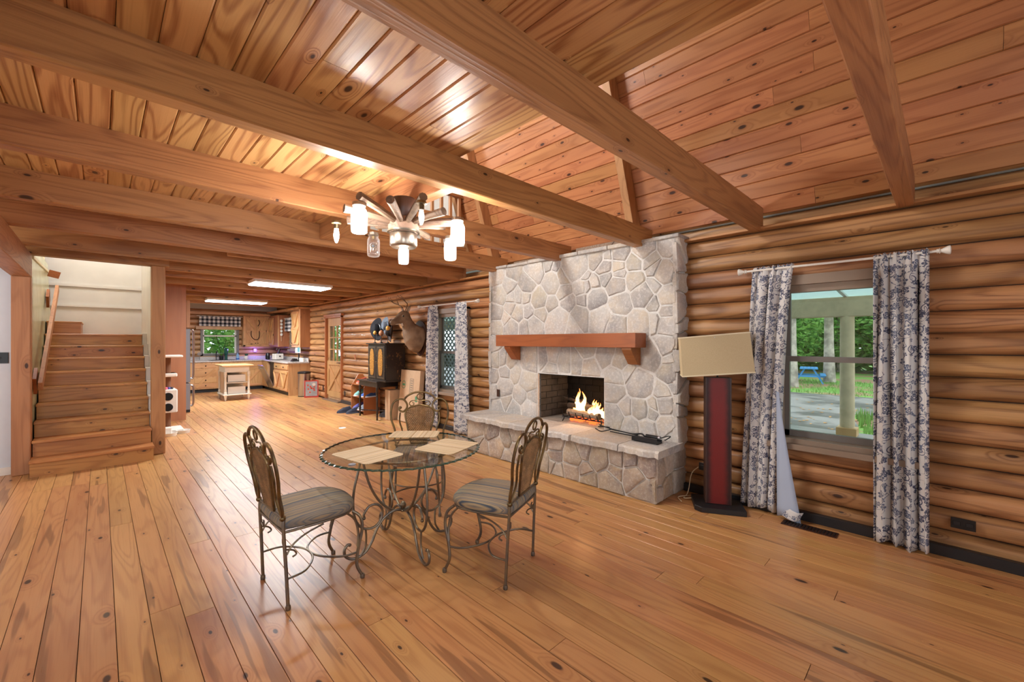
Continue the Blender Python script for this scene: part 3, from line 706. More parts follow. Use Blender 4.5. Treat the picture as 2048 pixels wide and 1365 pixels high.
FRONT = [(4.378, 2.375, 0.089), (4.091, 2.401, 0.091), (4.165, 2.237, 0.092), (3.68, 2.364, 0.13), (3.8, 2.224, 0.121), (3.439, 2.43, 0.052), (3.324, 2.384, 0.052), (3.048, 2.369, 0.198), (3.199, 2.267, 0.111), (3.622, 2.013, 0.118), (3.398, 2.195, 0.125), (3.199, 2.064, 0.091), (3.148, 1.939, 0.091), (4.352, 2.125, 0.106), (4.099, 2.059, 0.051), (3.986, 2.073, 0.068), (3.83, 2.062, 0.066), (4.115, 1.923, 0.069), (4.002, 1.849, 0.09), (4.422, 1.857, 0.107), (4.422, 1.679, 0.107), (4.215, 1.778, 0.058), (4.115, 1.649, 0.114), (3.792, 1.872, 0.066), (3.861, 1.643, 0.066), (3.68, 1.682, 0.108), (3.593, 1.819, 0.07), (3.398, 1.935, 0.063), (3.29, 1.692, 0.174), (3.123, 1.647, 0.12), (2.975, 1.77, 0.098), (2.951, 2.102, 0.088), (2.915, 2.225, 0.058), (2.927, 1.953, 0.058), (2.756, 2.407, 0.114), (2.623, 2.407, 0.051), (2.644, 2.298, 0.084), (2.623, 2.183, 0.056), (2.433, 2.416, 0.081), (2.463, 2.284, 0.055), (2.443, 2.191, 0.041), (2.263, 2.302, 0.079), (2.158, 2.427, 0.112), (1.889, 2.417, 0.107), (2.084, 2.295, 0.077), (1.941, 2.159, 0.108), (2.029, 2.203, 0.076), (2.767, 2.142, 0.048), (2.894, 2.106, 0.068), (2.474, 2.067, 0.1), (2.273, 2.092, 0.097), (2.186, 1.953, 0.113), (2.756, 1.951, 0.114), (2.433, 1.882, 0.118), (2.047, 2.044, 0.055), (1.889, 1.905, 0.107), (1.889, 1.772, 0.091), (1.889, 1.64, 0.099), (2.688, 1.748, 0.113), (2.474, 1.657, 0.091), (2.215, 1.667, 0.114), (2.057, 1.679, 0.043), (2.047, 1.849, 0.051), (1.796, 2.256, 0.037), (1.796, 2.109, 0.037), (4.466, 1.434, 0.084), (4.422, 1.209, 0.083), (4.3, 1.213, 0.07), (4.14, 1.183, 0.057), (4.457, 0.981, 0.066), (4.249, 1.04, 0.087), (4.034, 1.028, 0.079), (3.769, 1.229, 0.131), (3.815, 0.941, 0.132), (3.515, 1.237, 0.048), (3.391, 1.262, 0.057), (3.411, 1.136, 0.078), (3.173, 1.197, 0.121), (3.048, 1.202, 0.109), (2.832, 1.163, 0.096), (2.63, 1.284, 0.084), (2.867, 1.354, 0.053), (4.249, 0.842, 0.128), (4.457, 0.754, 0.072), (3.938, 0.754, 0.112), (4.198, 0.649, 0.069), (4.404, 0.534, 0.089), (4.066, 0.56, 0.097), (3.8, 0.613, 0.099), (3.754, 0.771, 0.066), (2.448, 1.229, 0.065), (2.508, 1.086, 0.096), (2.518, 0.928, 0.096), (2.518, 0.648, 0.105), (2.094, 1.324, 0.106), (2.202, 1.021, 0.125), (1.858, 1.149, 0.102), (1.818, 1.05, 0.07), (1.924, 1.416, 0.08), (1.874, 1.306, 0.043), (1.794, 1.331, 0.039), (1.949, 0.976, 0.06), (1.924, 0.835, 0.08), (1.786, 0.866, 0.039), (1.786, 0.749, 0.039), (2.361, 0.762, 0.047), (2.202, 0.763, 0.092), (2.086, 0.752, 0.049), (2.304, 0.573, 0.08), (2.13, 0.598, 0.066), (1.907, 0.646, 0.087), (1.826, 0.564, 0.055), (2.059, 0.812, 0.037), (2.351, 1.13, 0.043)]
HEARTH = [(4.345, 0.285, 0.087), (4.042, 0.314, 0.084), (4.21, 0.082, 0.052), (3.954, 0.137, 0.108), (4.304, 0.161, 0.048), (3.761, 0.276, 0.069), (3.612, 0.333, 0.055), (3.738, 0.038, 0.065), (3.589, 0.178, 0.063), (3.168, 0.337, 0.048), (2.994, 0.33, 0.058), (3.188, 0.103, 0.112), (2.985, 0.231, 0.047), (3.032, 0.098, 0.04), (2.957, 0.064, 0.058), (2.581, 0.349, 0.058), (2.581, 0.125, 0.061), (3.425, 0.039, 0.085), (3.425, 0.286, 0.069), (2.753, 0.242, 0.091), (2.761, 0.101, 0.084), (2.423, 0.307, 0.099), (2.551, 0.066, 0.074), (2.219, 0.335, 0.057), (2.077, 0.338, 0.043), (2.241, 0.202, 0.045), (2.301, 0.086, 0.09), (1.89, 0.328, 0.078), (2.029, 0.188, 0.098), (1.942, 0.099, 0.097), (1.789, 0.138, 0.032)]
# ------------------------------------------------------------ stone fireplace
def clip(poly, n, d):      # keep points with n.p <= d
    out = []
    for i in range(len(poly)):
        a, b = poly[i], poly[(i+1) % len(poly)]
        da = n[0]*a[0]+n[1]*a[1]-d; db = n[0]*b[0]+n[1]*b[1]-d
        if da <= 0: out.append(a)
        if (da < 0) != (db < 0) and abs(da-db) > 1e-12:
            t_ = da/(da-db); out.append((a[0]+(b[0]-a[0])*t_, a[1]+(b[1]-a[1])*t_))
    return out
def cells(seeds, rect, hole=None, gap=.007):
    res = []
    for i, (x, y, r) in enumerate(seeds):
        p = [(rect[0], rect[2]), (rect[1], rect[2]), (rect[1], rect[3]), (rect[0], rect[3])]
        for j, (u, v, q) in enumerate(seeds):
            if i == j: continue
            dx, dy = u-x, v-y; D = math.hypot(dx, dy)
            if D > 1.4 or D < 1e-6: continue
            k = (D*D+r*r-q*q)/(2*D)       # distance of radical line from seed i
            n = (dx/D, dy/D); p = clip(p, n, n[0]*x+n[1]*y+k-gap/2)
            if len(p) < 3: break
        if hole and len(p) >= 3:
            a, b, c, d = hole
            if y < d:
                if x >= b-.03: p = clip(p, (-1, 0), -(b+.008))
                elif x <= a+.03: p = clip(p, (1, 0), a-.008)
                else: p = clip(p, (0, -1), -(d+.008)) if y > (c+d)/2 else []
            elif a-.02 < x < b+.02: p = clip(p, (0, -1), -(d+.008))
            else:
                if min(q_[1] for q_ in p) < d:
                    p = clip(p, (-1, 0), -(b+.008)) if x > b else clip(p, (1, 0), a-.008)
        if len(p) >= 3:
            A_ = abs(sum(p[k][0]*p[(k+1) % len(p)][1]-p[(k+1) % len(p)][0]*p[k][1] for k in range(len(p))))/2
            if A_ > .0012: res.append(p)
    return res
def stone_obj(poly, place, parent, mat, depth=.045, seed=0, relief=.012):
    """irregular flat-faced stone from an outline; place maps (u, v, outward) to a point"""
    R = random.Random(seed)
    cx = sum(p[0] for p in poly)/len(poly); cy = sum(p[1] for p in poly)/len(poly)
    out = []
    for k in range(len(poly)):
        a, b = poly[k], poly[(k+1) % len(poly)]; L = math.hypot(b[0]-a[0], b[1]-a[1])
        if L < .012: continue
        n = max(1, min(4, int(L/.05)))
        for i in range(n):
            t_ = i/n
            x, y = a[0]+(b[0]-a[0])*t_, a[1]+(b[1]-a[1])*t_
            j = .009 if i else .006
            f = R.random()*j/ (math.hypot(x-cx, y-cy)+1e-6)
            if i == 0: f += .004/(math.hypot(x-cx, y-cy)+1e-6)   # corners worn
            out.append((x+(cx-x)*min(f, .4), y+(cy-y)*min(f, .4)))
    if len(out) < 3: return
    n = len(out); tx, ty = (R.random()-.5)*.09, (R.random()-.5)*.09; up = R.random()*relief*.8
    def h(x, y): return up+tx*(x-cx)+ty*(y-cy)
    vs = [place(x, y, -depth) for x, y in out]
    vs += [place(x, y, h(x, y)-.004-.004*R.random()) for x, y in out]
    vs += [place(cx+(x-cx)*.86, cy+(y-cy)*.86, h(x, y)+.004+R.random()*.004) for x, y in out]
    vs += [place(cx+(x-cx)*.45, cy+(y-cy)*.45, h(x, y)+.004+(R.random()-.3)*.008) for x, y in out]
    vs.append(place(cx, cy, up+.006))
    fs = []
    for q in range(3):
        fs += [(q*n+i, q*n+(i+1) % n, (q+1)*n+(i+1) % n, (q+1)*n+i) for i in range(n)]
    fs += [(3*n+i, 3*n+(i+1) % n, 4*n) for i in range(n)]
    o = MB().add(vs, fs).build('stone', mat, parent, smooth=True); return o
fp = thing('stone_fireplace', 'whitewashed limestone fireplace with raised hearth and thick wooden mantel', 'fireplace')
HY0, HY1, FZ0, FZ1 = 2.64, 3.63, .50, 1.065
core = MB()
core.box(4.003, 4.6, 1.82, HY0, 0, 2.485).box(4.003, 4.6, HY1, 4.54, 0, 2.485).box(4.003, 4.6, HY0, HY1, FZ1, 2.485).box(4.012, 4.6, HY0, HY1, 0, FZ0-.01)
core.box(3.583, 4.05, 1.83, 4.51, 0, .44)
core.build('mortar', M['mortar'], fp)
def place_front(u, v, o): return (4.0-o, u, v)
for k, p in enumerate(cells(FRONT, (1.81, 4.56, .46, 2.49), (HY0, HY1, .4, FZ1))): stone_obj(p, place_front, fp, M['stone'], seed=k, relief=.013)
def place_h(u, v, o): return (3.575-o, u, v)
for k, p in enumerate(cells(HEARTH, (1.81, 4.52, .0, .425), None)): stone_obj(p, place_h, fp, M['stone2'], seed=100+k, relief=.02)
R2 = random.Random(5)
def rect_seeds(u0, u1, v0, v1, s):
    o = []; v = v0+s/2
    while v < v1:
        u = u0+s*R2.random()
        while u < u1: o.append((u, v+(R2.random()-.5)*s*.5, s*(.35+.4*R2.random()))); u += s*(.7+.7*R2.random())
        v += s*.95
    return o
for k, p in enumerate(cells(rect_seeds(3.99, 4.22, .48, 2.49, .19), (3.985, 4.22, .47, 2.49))): stone_obj(p, lambda u, v, o: (u, 1.805-o, v), fp, M['stone'], seed=200+k, relief=.03)
for k, p in enumerate(cells(rect_seeds(3.58, 4.2, 0, .43, .2), (3.57, 4.2, .0, .425))): stone_obj(p, lambda u, v, o: (u, 1.82-o, v), fp, M['stone2'], seed=250+k, relief=.025)
for k, p in enumerate(cells(rect_seeds(3.99, 4.22, .48, 2.49, .2), (3.985, 4.22, .47, 2.49))): stone_obj(p, lambda u, v, o: (u, 4.555+o, v), fp, M['stone'], seed=300+k, relief=.02)
for k, p in enumerate(cells(rect_seeds(3.58, 4.2, 0, .43, .2), (3.57, 4.2, .0, .425))): stone_obj(p, lambda u, v, o: (u, 4.52+o, v), fp, M['stone2'], seed=350+k, relief=.02)
# hearth cap slabs
ed = [1.76, 2.17, 2.74, 3.15, 3.66, 4.08, 4.60]
for k in range(6):
    a, b = ed[k]+.004, ed[k+1]-.004; R = random.Random(k+40); xb = 4.05 if not (2.6 < (a+b)/2 < 3.7) else 4.05
    pts = [(xb, a), (xb, b)]; n = 9
    for i in range(n+1): pts.append((3.515+.03*(R.random()-.5)+.012*math.sin(i+k), b+(a-b)*i/n))
    m = MB(); nn = len(pts); z1 = .492
    vs = [(x, y, .425+.008*R.random()) for x, y in pts]+[(x+(.006 if i > 1 else 0)*R.random(), y, z1-.016) for i, (x, y) in enumerate(pts)]
    vs += [(x+(.02 if i > 1 else 0), y, z1+.003*(R.random()-.5)) for i, (x, y) in enumerate(pts)]
    vs.append((3.8, (a+b)/2, z1+.004))
    fs = [tuple(range(nn))]+[(i, (i+1) % nn, (i+1) % nn+nn, i+nn) for i in range(nn)]+[(nn+i, nn+(i+1) % nn, (i+1) % nn+2*nn, i+2*nn) for i in range(nn)]+[(2*nn+i, 2*nn+(i+1) % nn, 3*nn) for i in range(nn)]
    m.add(vs, fs).build('hearth_slab', M['stone2'] if k < 0 else M['stone'], fp, smooth=False)
# chimney cap ledge
m = MB(); R = random.Random(9)
for k in range(7):
    a = 1.78+k*.4; m.chbox(3.975-.012*R.random(), 4.22, a+.004, min(a+.395, 4.59), 2.475+.01*R.random(), 2.512+.012*R.random(), .006)
m.build('cap_ledge', M['stone'], fp)
# firebox
fb = MB(); fb.box(4.05, 4.60, HY1-.01, HY1+.03, FZ0-.02, FZ1).box(4.05, 4.6, HY0-.03, HY0+.01, FZ0-.02, FZ1).box(4.60, 4.66, HY0-.03, HY1+.03, FZ0-.02, FZ1+.02)
fbx = fb.build('firebox', M['soot'], fp)
MB().box(4.0, 4.62, HY0, HY1, FZ0-.03, FZ0-.005).build('firebox_floor', M['ash'], fbx)
MB().box(4.02, 4.62, HY0, HY1, FZ1-.01, FZ1+.01).build('firebox_lintel', M['soot'], fbx)
for c in range(7):
    z0 = FZ0+c*.08; off = .11 if c % 2 else 0
    y = 4.035-off
    for side, yy in ((0, HY1-.012), (1, HY0-.008)):
        x = 4.035-off
        while x < 4.6:
            a, b = max(x, 4.035), min(x+.215, 4.6)
            if b-a > .02: MB().box(a+.003, b-.003, yy-.012 if side == 0 else yy+.012, yy+.012 if side == 0 else yy-.0, z0+.003, z0+.077).build('brick', M['firebrick'], fbx)
            x += .22
    y = HY0+.01-off
    while y < HY1-.02:
        a, b = max(y, HY0+.012), min(y+.215, HY1-.012)
        if b-a > .02: MB().box(4.588, 4.605, a+.003, b-.003, z0+.003, z0+.077).build('brick', M['soot'], fbx)
        y += .22
tag(MB().box(3.985, 4.0, 2.655-.0, 2.67, FZ0, FZ1).build('x', M['black'], fp)); bpy.data.objects.remove(bpy.data.objects['x'])
mt = MB().box(3.775, 3.99, 2.13, 4.18, 1.408, 1.556, ch=.004).build('mantel_shelf', M['mantel'], fp)
for y in (2.19, 3.93): MB().prism([(3.99, 1.408), (3.80, 1.408), (3.80, 1.385), (3.93, 1.235), (3.99, 1.225)], y, y+.11, 'XZ').build('corbel', M['mantel'], mt)
MB().box(3.978, 3.988, 4.33, 4.385, .70, .80, ch=.002).build('outlet_plate', M['brownpl'], fp)
# boards lying on top of the chimney
tag(MB().box(4.03, 4.12, 2.35, 3.05, 2.515, 2.57, ch=.004).build('weathered_board', M['oldwood']), 'grey weathered board lying on top of the chimney between the beams', 'board')
tag(MB().box(4.03, 4.11, 3.5, 4.1, 2.512, 2.548, ch=.003).build('weathered_board', M['oldwood']), 'thin grey board lying on the chimney top at its left part', 'board')
# grate, logs and fire
gt = thing('fire_grate', 'black iron log grate standing in the firebox', 'grate', (4.22, 3.0, .495))
for i in range(6):
    y = -.25+i*.1
    MB().tube(spline([(-.20, y, .13), (-.17, y, .075), (-.10, y, .06), (.12, y, .06), (.16, y, .08), (.19, y, .15)], 4), .0065, 6).build('grate_bar', M['wrought'], gt)
for x in (-.13, .13): MB().tube([(x, -.3, .055), (x, .3, .055)], .007, 6).build('cross_bar', M['wrought'], gt)
for x in (-.13, .13):
    for y in (-.27, .27): MB().tube(spline([(x, y, .055), (x-.01, y, .03), (x-.035, y, .005)], 4), .007, 6).build('leg', M['wrought'], gt)
R = random.Random(3)
for i, (a, b, r) in enumerate([((4.12, 2.78, .60), (4.14, 3.25, .605), .038), ((4.27, 2.76, .60), (4.25, 3.28, .61), .042), ((4.2, 2.84, .675), (4.22, 3.30, .67), .035)]):
    a, b = Vector(a), Vector(b); pts = [a+(b-a)*k/6+Vector((R.random()-.5, 0, R.random()-.5))*.006 for k in range(7)]
    tag(MB().tube(pts, [r*(.9+.2*R.random()) for _ in pts], 9).build('firewood_log', M['bark'] if i != 0 else M['oldwood']), ['pale log resting on the front of the fire grate', 'charred log at the back of the fire grate', 'charred log on top of the burning pile'][i], 'log')
tw = MB()
for i in range(16):
    y = 3.0+.12*(R.random()); a = Vector((4.16+.12*R.random(), y-.05, .68)); d = Vector((R.random()*.2-.15, .1+.25*R.random(), .02+.12*R.random()))
    tw.tube([a, a+d*.5+Vector((0, 0, .01)), a+d], [.004, .003, .0015], 4)
tag(tw.build('kindling', M['bark']), 'thin twigs of kindling sticking out of the fire', 'kindling', kind='stuff')
fl = thing('fire', 'orange flames burning on the log grate', 'fire', (4.2, 3.02, .58))
for i in range(17):
    y = -.28+.5*R.random(); x = (R.random()-.5)*.16; hgt = .10+.10*R.random()
    if -.02 < y < .14: hgt += .16
    w_ = .022+.018*R.random(); ph = R.random()*6
    pts = [(x+.012*math.sin(ph+k), y+.018*math.sin(ph*2+k*1.1), hgt*k/7) for k in range(8)]
    rr = [w_*v for v in (.55, 1, 1.05, .85, .62, .42, .24, .04)]
    MB().tube(pts, rr, 7).build('flame', M['flame'], fl, smooth=True)
em = MB()
for i in range(60):
    em.ball((4.2+(R.random()-.5)*.26, 3.0+(R.random()-.5)*.5, .515+.015*R.random()), .008+.012*R.random(), n=5, m=4)
tag(em.build('embers', M['ember']), 'glowing embers under the grate', 'embers', kind='stuff')
light('fire_glow', 'POINT', (4.16, 3.02, .80), 7, (1, .5, .2), soft=.08)
# fireplace tools on the hearth
tl = thing('fireplace_tongs', 'long black iron tongs lying on the right end of the hearth', 'tongs', (3.86, 2.3, .505))
MB().tube(spline([(.06, .36, .03), (.05, .22, .045), (.035, .18, .03), (.0, -.1, .03)], 5), .006, 6).tube(spline([(.02, .37, .015), (.0, .28, .0), (.035, .18, .03)], 5), .006, 6).tube(spline([(.05, .34, .055), (.035, .18, .035), (-.01, -.1, .03)], 5), .006, 6).build('shaft', M['wrought'], tl)
MB().tube(spline([(-.01, -.1, .03), (-.02, -.2, .05), (-.05, -.25, .04), (-.02, -.3, .02)], 5), .008, 6).build('handle', M['wrought'], tl)
sv = thing('ash_shovel', 'black ash shovel with a flat pan lying on the hearth corner', 'shovel', (3.80, 2.02, .50))
MB().box(-.06, .05, -.13, .13, 0, .008).box(-.06, -.05, -.13, .13, 0, .05).box(-.06, .05, .122, .13, 0, .045).box(.04, .05, -.13, .13, 0, .03).build('pan', M['dark'], sv, bev=.002)
MB().tube([(.0, .12, .03), (.06, .45, .02)], .006, 6).build('shaft', M['wrought'], sv)
br = thing('hearth_brush', 'dark hearth brush with silver collar lying behind the shovel', 'brush', (3.90, 1.98, .53))
MB().tube([(0, .1, 0), (0, -.03, 0)], .018, 10).build('handle', M['dark'], br)
MB().tube([(0, -.03, 0), (0, -.05, 0)], .02, 10).build('collar', M['steel'], br)
MB().tube(spline([(0, -.05, 0), (.03, -.1, .02), (0, -.15, .03), (-.04, -.12, .0), (0, -.09, -.01)], 5), .005, 5).build('hook', M['wrought'], br)

# ------------------------------------------------------------ curtains, rods
def curtain_mesh(y0t, y1t, y0b, y1b, z0, z1, folds, amp, seed, x=4.09, mat=None, flare=None):
    """hanging cloth; u across, v down; uv in metres of cloth"""
    nu, nv = folds*10, 30; vs = []; uvs = []
    clothw = abs(y1t-y0t)*1.6
    for j in range(nv+1):
        v = j/nv; z = z1+(z0-z1)*v
        ya, yb = y0t+(y0b-y0t)*v**.7, y1t+(y1b-y1t)*v**.7
        for i in range(nu+1):
            u = i/nu; ph = u*folds*2*PI
            nz = noise.noise((u*3.1+seed, v*1.2, seed))*1.2
            a = amp*(.45+.55*min(1, v*5+.35))*(1+.5*noise.noise((u*4+seed, v*1.6, 2)))
            dx = a*math.sin(ph+nz*1.6)+.010*math.sin(ph*2.3+seed)
            if v < .05: dx = dx*.55+.014*math.sin(ph*3)*(1-v/.05)
            y = ya+(yb-ya)*(u+.018*math.sin(ph*2+nz))
            zz = z+(.012*math.sin(u*9+seed) if j == nv else 0)
            if v == 0: zz += .012*abs(math.sin(ph*2.5))
            vs.append((x+dx, y, zz)); uvs.append((u*clothw, (1-v)*(z1-z0)))
    fs = [(j*(nu+1)+i, j*(nu+1)+i+1, (j+1)*(nu+1)+i+1, (j+1)*(nu+1)+i) for j in range(nv) for i in range(nu)]
    me = bpy.data.meshes.new('curtain'); me.from_pydata(vs, [], fs); me.materials.append(mat or M['floral'])
    ul = me.uv_layers.new(name='cloth')
    for l in me.loops: ul.data[l.index].uv = uvs[l.vertex_index]
    me.polygons.foreach_set('use_smooth', [True]*len(me.polygons)); return me
def add_curtain(lb, *a, **k):
    o = bpy.data.objects.new('curtain', curtain_mesh(*a, **k)); COL.objects.link(o)
    md = o.modifiers.new('s', 'SOLIDIFY'); md.thickness = .002
    return tag(o, lb, 'curtain')
add_curtain('blue floral cream curtain at the left of the big window, behind the tall lamp', 1.17, .865, 1.27, 1.0, .03, 2.105, 3, .03, 1.7)
add_curtain('blue floral cream curtain hanging to the floor right of the big window', .365, .075, .37, .075, .012, 2.10, 4, .04, 5.2, x=4.075)
add_curtain('pale floral curtain left of the narrow window, behind the deer head', 6.27, 6.01, 6.33, 5.95, .02, 2.09, 3, .035, 3.3, x=4.09)
add_curtain('pale floral curtain right of the narrow window, next to the chimney', 5.47, 5.18, 5.52, 5.10, .02, 2.09, 4, .04, 8.1, x=4.075)
# turned-back corner of the left curtain showing its pale lining
m = MB(); n = 12; vs = []
for i in range(n+1):
    v = i/n; z = 1.05-1.03*v; wd_ = .02+.15*v**1.2
    for k in range(5):
        u = k/4; vs.append((4.08-.03-.02*math.sin(u*2.6)*v-.015*v, .985-wd_*u-.01*v, z+(.02*math.sin(u*5) if i == n else 0)))
m.add(vs, [(i*5+k, i*5+k+1, (i+1)*5+k+1, (i+1)*5+k) for i in range(n) for k in range(4)])
o = m.build('curtain_liner', M['lining'], smooth=True); tag(o, 'pale blue lining sheet showing under the left curtain edge of the big window', 'curtain')
o.modifiers.new('s', 'SOLIDIFY').thickness = .003
vs = []; m = MB()
for i in range(7):
    for k in range(5):
        u = k/4; v = i/6; vs.append((4.055-.05*math.sin(u*2.6)-.02*v, .93-.14*u+.03*v, .10-.07*v+.01*math.sin(u*6)))
m.add(vs, [(i*5+k, i*5+k+1, (i+1)*5+k+1, (i+1)*5+k) for i in range(6) for k in range(4)])
me = m.mesh('curtain_corner', M['floral'], True); ul = me.uv_layers.new(name='cloth')
for l in me.loops:
    c_ = me.vertices[l.vertex_index].co; ul.data[l.index].uv = (c_.y*1.2, c_.z)
o = inst('curtain_hem', me); o.modifiers.new('s', 'SOLIDIFY').thickness = .002; tag(o, 'turned up floral hem corner at the foot of the left curtain', 'curtain')
def rod(y0, y1, z, lb):
    r = thing('curtain_rod', lb, 'rod', (4.08, (y0+y1)/2, z)); h = (y1-y0)/2
    MB().tube([(0, -h, 0), (0, h, 0)], .0095, 10).build('pole', M['whitep'], r, smooth=True)
    for s in (-1, 1):
        m = MB().lathe([(0, 0), (.014, 0), (.014, .012), (.02, .014), (.011, .02), (.018, .035), (.026, .05), (.03, .058), (.03, .066), (.018, .07), (0, .071)], (0, 0, 0), 14, axis='Y')
        if s < 0: m.v = [(a, -b, c) for a, b, c in m.v]
        m.v = [(a, b+s*h, c) for a, b, c in m.v]; m.build('finial', M['whitep'], r, smooth=True)
        MB().tube([(.07, s*(h-.04), -.02), (.02, s*(h-.04), -.02), (0, s*(h-.04), 0)], .006, 6).build('bracket', M['whitep'], r)
rod(.04, 1.22, 2.085, 'white curtain rod with turned finials above the big window')
rod(4.97, 6.5, 2.085, 'white curtain rod above the narrow window beside the deer head')

# ------------------------------------------------------------ floor lamp
lp = thing('floor_lamp', 'tall floor lamp with dark red square column and tilted cream rectangular shade', 'lamp', (3.92, 1.41, 0), math.radians(28.6))
MB().prism([(-.17, -.2), (.15, -.2), (.17, -.1), (.17, .2), (-.12, .2), (-.17, .15)], 0, .045, 'XY').build('base', M['black'], lp, bev=.004)
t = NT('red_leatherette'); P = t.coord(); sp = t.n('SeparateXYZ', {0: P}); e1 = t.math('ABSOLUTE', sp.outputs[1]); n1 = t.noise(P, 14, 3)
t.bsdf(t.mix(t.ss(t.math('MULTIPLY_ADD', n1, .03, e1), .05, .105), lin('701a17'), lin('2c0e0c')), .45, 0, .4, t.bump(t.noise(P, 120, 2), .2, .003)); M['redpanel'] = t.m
MB().box(-.055, .055, -.105, .105, .045, 1.155, ch=.003).build('column', M['brownpl'], lp)
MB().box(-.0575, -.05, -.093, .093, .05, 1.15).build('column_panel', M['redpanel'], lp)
MB().tube([(0, 0, 1.155), (0, 0, 1.22)], .008, 8).build('stem', M['dark'], lp)
t = NT('linen_shade'); P = t.coord(); n1 = t.noise(t.vm('MULTIPLY', P, (200, 200, 200)), 1, 1)
t.bsdf(t.mix(n1, lin('b9a783'), lin('cdbd9a')), .85, 0, .2); M['linen'] = t.m
def shade_mesh():
    m = MB(); T = .004
    for s in (0, 1):
        a = T*s; bw, bd, tw, td = .285-a, .12-a, .275-a, .115-a
        vs = [(-bd, -bw, 1.165), (bd, -bw, 1.165), (bd, bw, 1.165), (-bd, bw, 1.165), (-td, -tw, 1.515), (td, -tw, 1.515), (td, tw, 1.515), (-td, tw, 1.515)]
        m.add(vs, [(0, 1, 5, 4), (1, 2, 6, 5), (2, 3, 7, 6), (3, 0, 4, 7)])
    m.add([m.v[i] for i in (0, 1, 2, 3)]+[m.v[i+8] for i in (0, 1, 2, 3)], [(k, (k+1) % 4, (k+1) % 4+4, k+4) for k in range(4)])
    m.add([m.v[i] for i in (4, 5, 6, 7)]+[m.v[i+8] for i in (4, 5, 6, 7)], [(k, (k+1) % 4, (k+1) % 4+4, k+4) for k in range(4)])
    return m
sh = shade_mesh().build('lamp_shade', M['linen'], lp); sh.location = (0, 0, .02)
sh.rotation_euler = (math.radians(-5), 0, 0); sh.location = (0, -.09, .02)
tm_ = MB()
for zz, bw, bd in ((1.165, .2865, .1215), (1.505, .2765, .1165)):
    tm_ = MB()
    for a, b in (((-bd, -bw), (bd, -bw)), ((bd, -bw), (bd, bw)), ((bd, bw), (-bd, bw)), ((-bd, bw), (-bd, -bw))): tm_.beam((a[0], a[1], zz+.005), (b[0], b[1], zz+.005), .003, .012)
    tm_.build('shade_trim', M['cream'], sh)
MB().tube([(0, -.26, 1.49), (0, .26, 1.49)], .003, 5).tube([(-.13, 0, 1.49), (.13, 0, 1.49)], .003, 5).build('spider', M['steel'], sh)
tag(MB().tube(spline([(4.13, 1.66, .26), (4.07, 1.70, .2), (4.05, 1.72, .05), (4.0, 1.72, .01), (3.9, 1.70, .012), (3.93, 1.64, .02), (4.02, 1.66, .012), (3.9, 1.75, .01), (3.8, 1.68, .012)], 7), .004, 6).build('lamp_cord', M['cream']), 'pale tangled lamp cord on the floor between hearth and lamp', 'cord')

# ------------------------------------------------------------ outlets, switch, vent
def outlet(x, y, z, lb, horiz=False, mat=None, col=None):
    o = thing('wall_outlet', lb, 'outlet', (x, y, z)); a, b = (.058, .036) if horiz else (.036, .058)
    MB().chbox(-.006, .0, -a, a, -b, b, .002).build('plate', mat or M['dark'], o)
    for s in (-1, 1):
        MB().chbox(-.009, -.005, *((s*.03-.018, s*.03+.018, -.014, .014) if horiz else (-.014, .014, s*.026-.018, s*.026+.018)), .002).build('socket', M['black'], o)
outlet(4.142, -.085, .245, 'black horizontal outlet on the log wall right of the long curtain', True)
outlet(4.142, 1.60, .27, 'black outlet on the log wall behind the floor lamp', True)
outlet(4.145, 9.9, .24, 'black outlet on a log just right of the glass paned door')
outlet(4.145, 11.25, .26, 'black outlet on a log just left of the glass paned door')
outlet(4.145, 7.55, .30, 'black outlet on a log under the dark painted table')
sw = thing('light_switch', 'black light switch plate on the pale wall left of the stairs', 'switch', (-.78, 7.21, 1.29))
MB().chbox(-.06, .06, -.0, .006, -.06, .06, .002).build('plate', M['dark'], sw); MB().box(-.008, .008, -.01, 0, -.012, .012).build('toggle', M['black'], sw)
vt = thing('floor_vent', 'black metal floor vent grille in front of the big window', 'vent', (3.98, .745, .002))
MB().box(-.055, .055, -.18, .18, 0, .004).build('frame', M['brownpl'], vt)
for i in range(16): MB().box(-.04, .04, -.165+i*.0212, -.165+i*.0212+.009, .004, .009).build('louver', M['black'], vt)
# ------------------------------------------------------------ glass table
TC = (1.56, 2.72)
tb = thing('glass_table', 'round glass dining table on a scrolled bronze iron base', 'table', (TC[0], TC[1], 0))
n = 240; R0 = .55; vs = []; 
def edge(k): return R0-.010*abs(math.sin(PI*k*60/n/1.0))
for z, d in ((.698, 0), (.710, 0)):
    for k in range(n):
        a = 2*PI*k/n; r = edge(k)-.012; vs.append((r*math.cos(a), r*math.sin(a), z))
MB().add(vs, [tuple(range(n))[::-1], tuple(range(n, 2*n))]).build('glass_top', M['tglass'], tb)
vs = []
for k in range(n):
    a = 2*PI*k/n; r = edge(k)
    for rr, z in ((r-.014, .6978), (r, .701), (r, .706), (r-.014, .7102)): vs.append((rr*math.cos(a), rr*math.sin(a), z))
m = MB().add(vs, [(k*4+j, ((k+1) % n)*4+j, ((k+1) % n)*4+j+1, k*4+j+1) for k in range(n) for j in range(3)])
m.build('glass_edge', M['gedge'], tb)
ring = [(.335*math.cos(2*PI*k/64), .335*math.sin(2*PI*k/64), .688) for k in range(64)]
MB().tube(ring, .008, 8, closed=True).build('support_ring', M['iron'], tb, smooth=True)
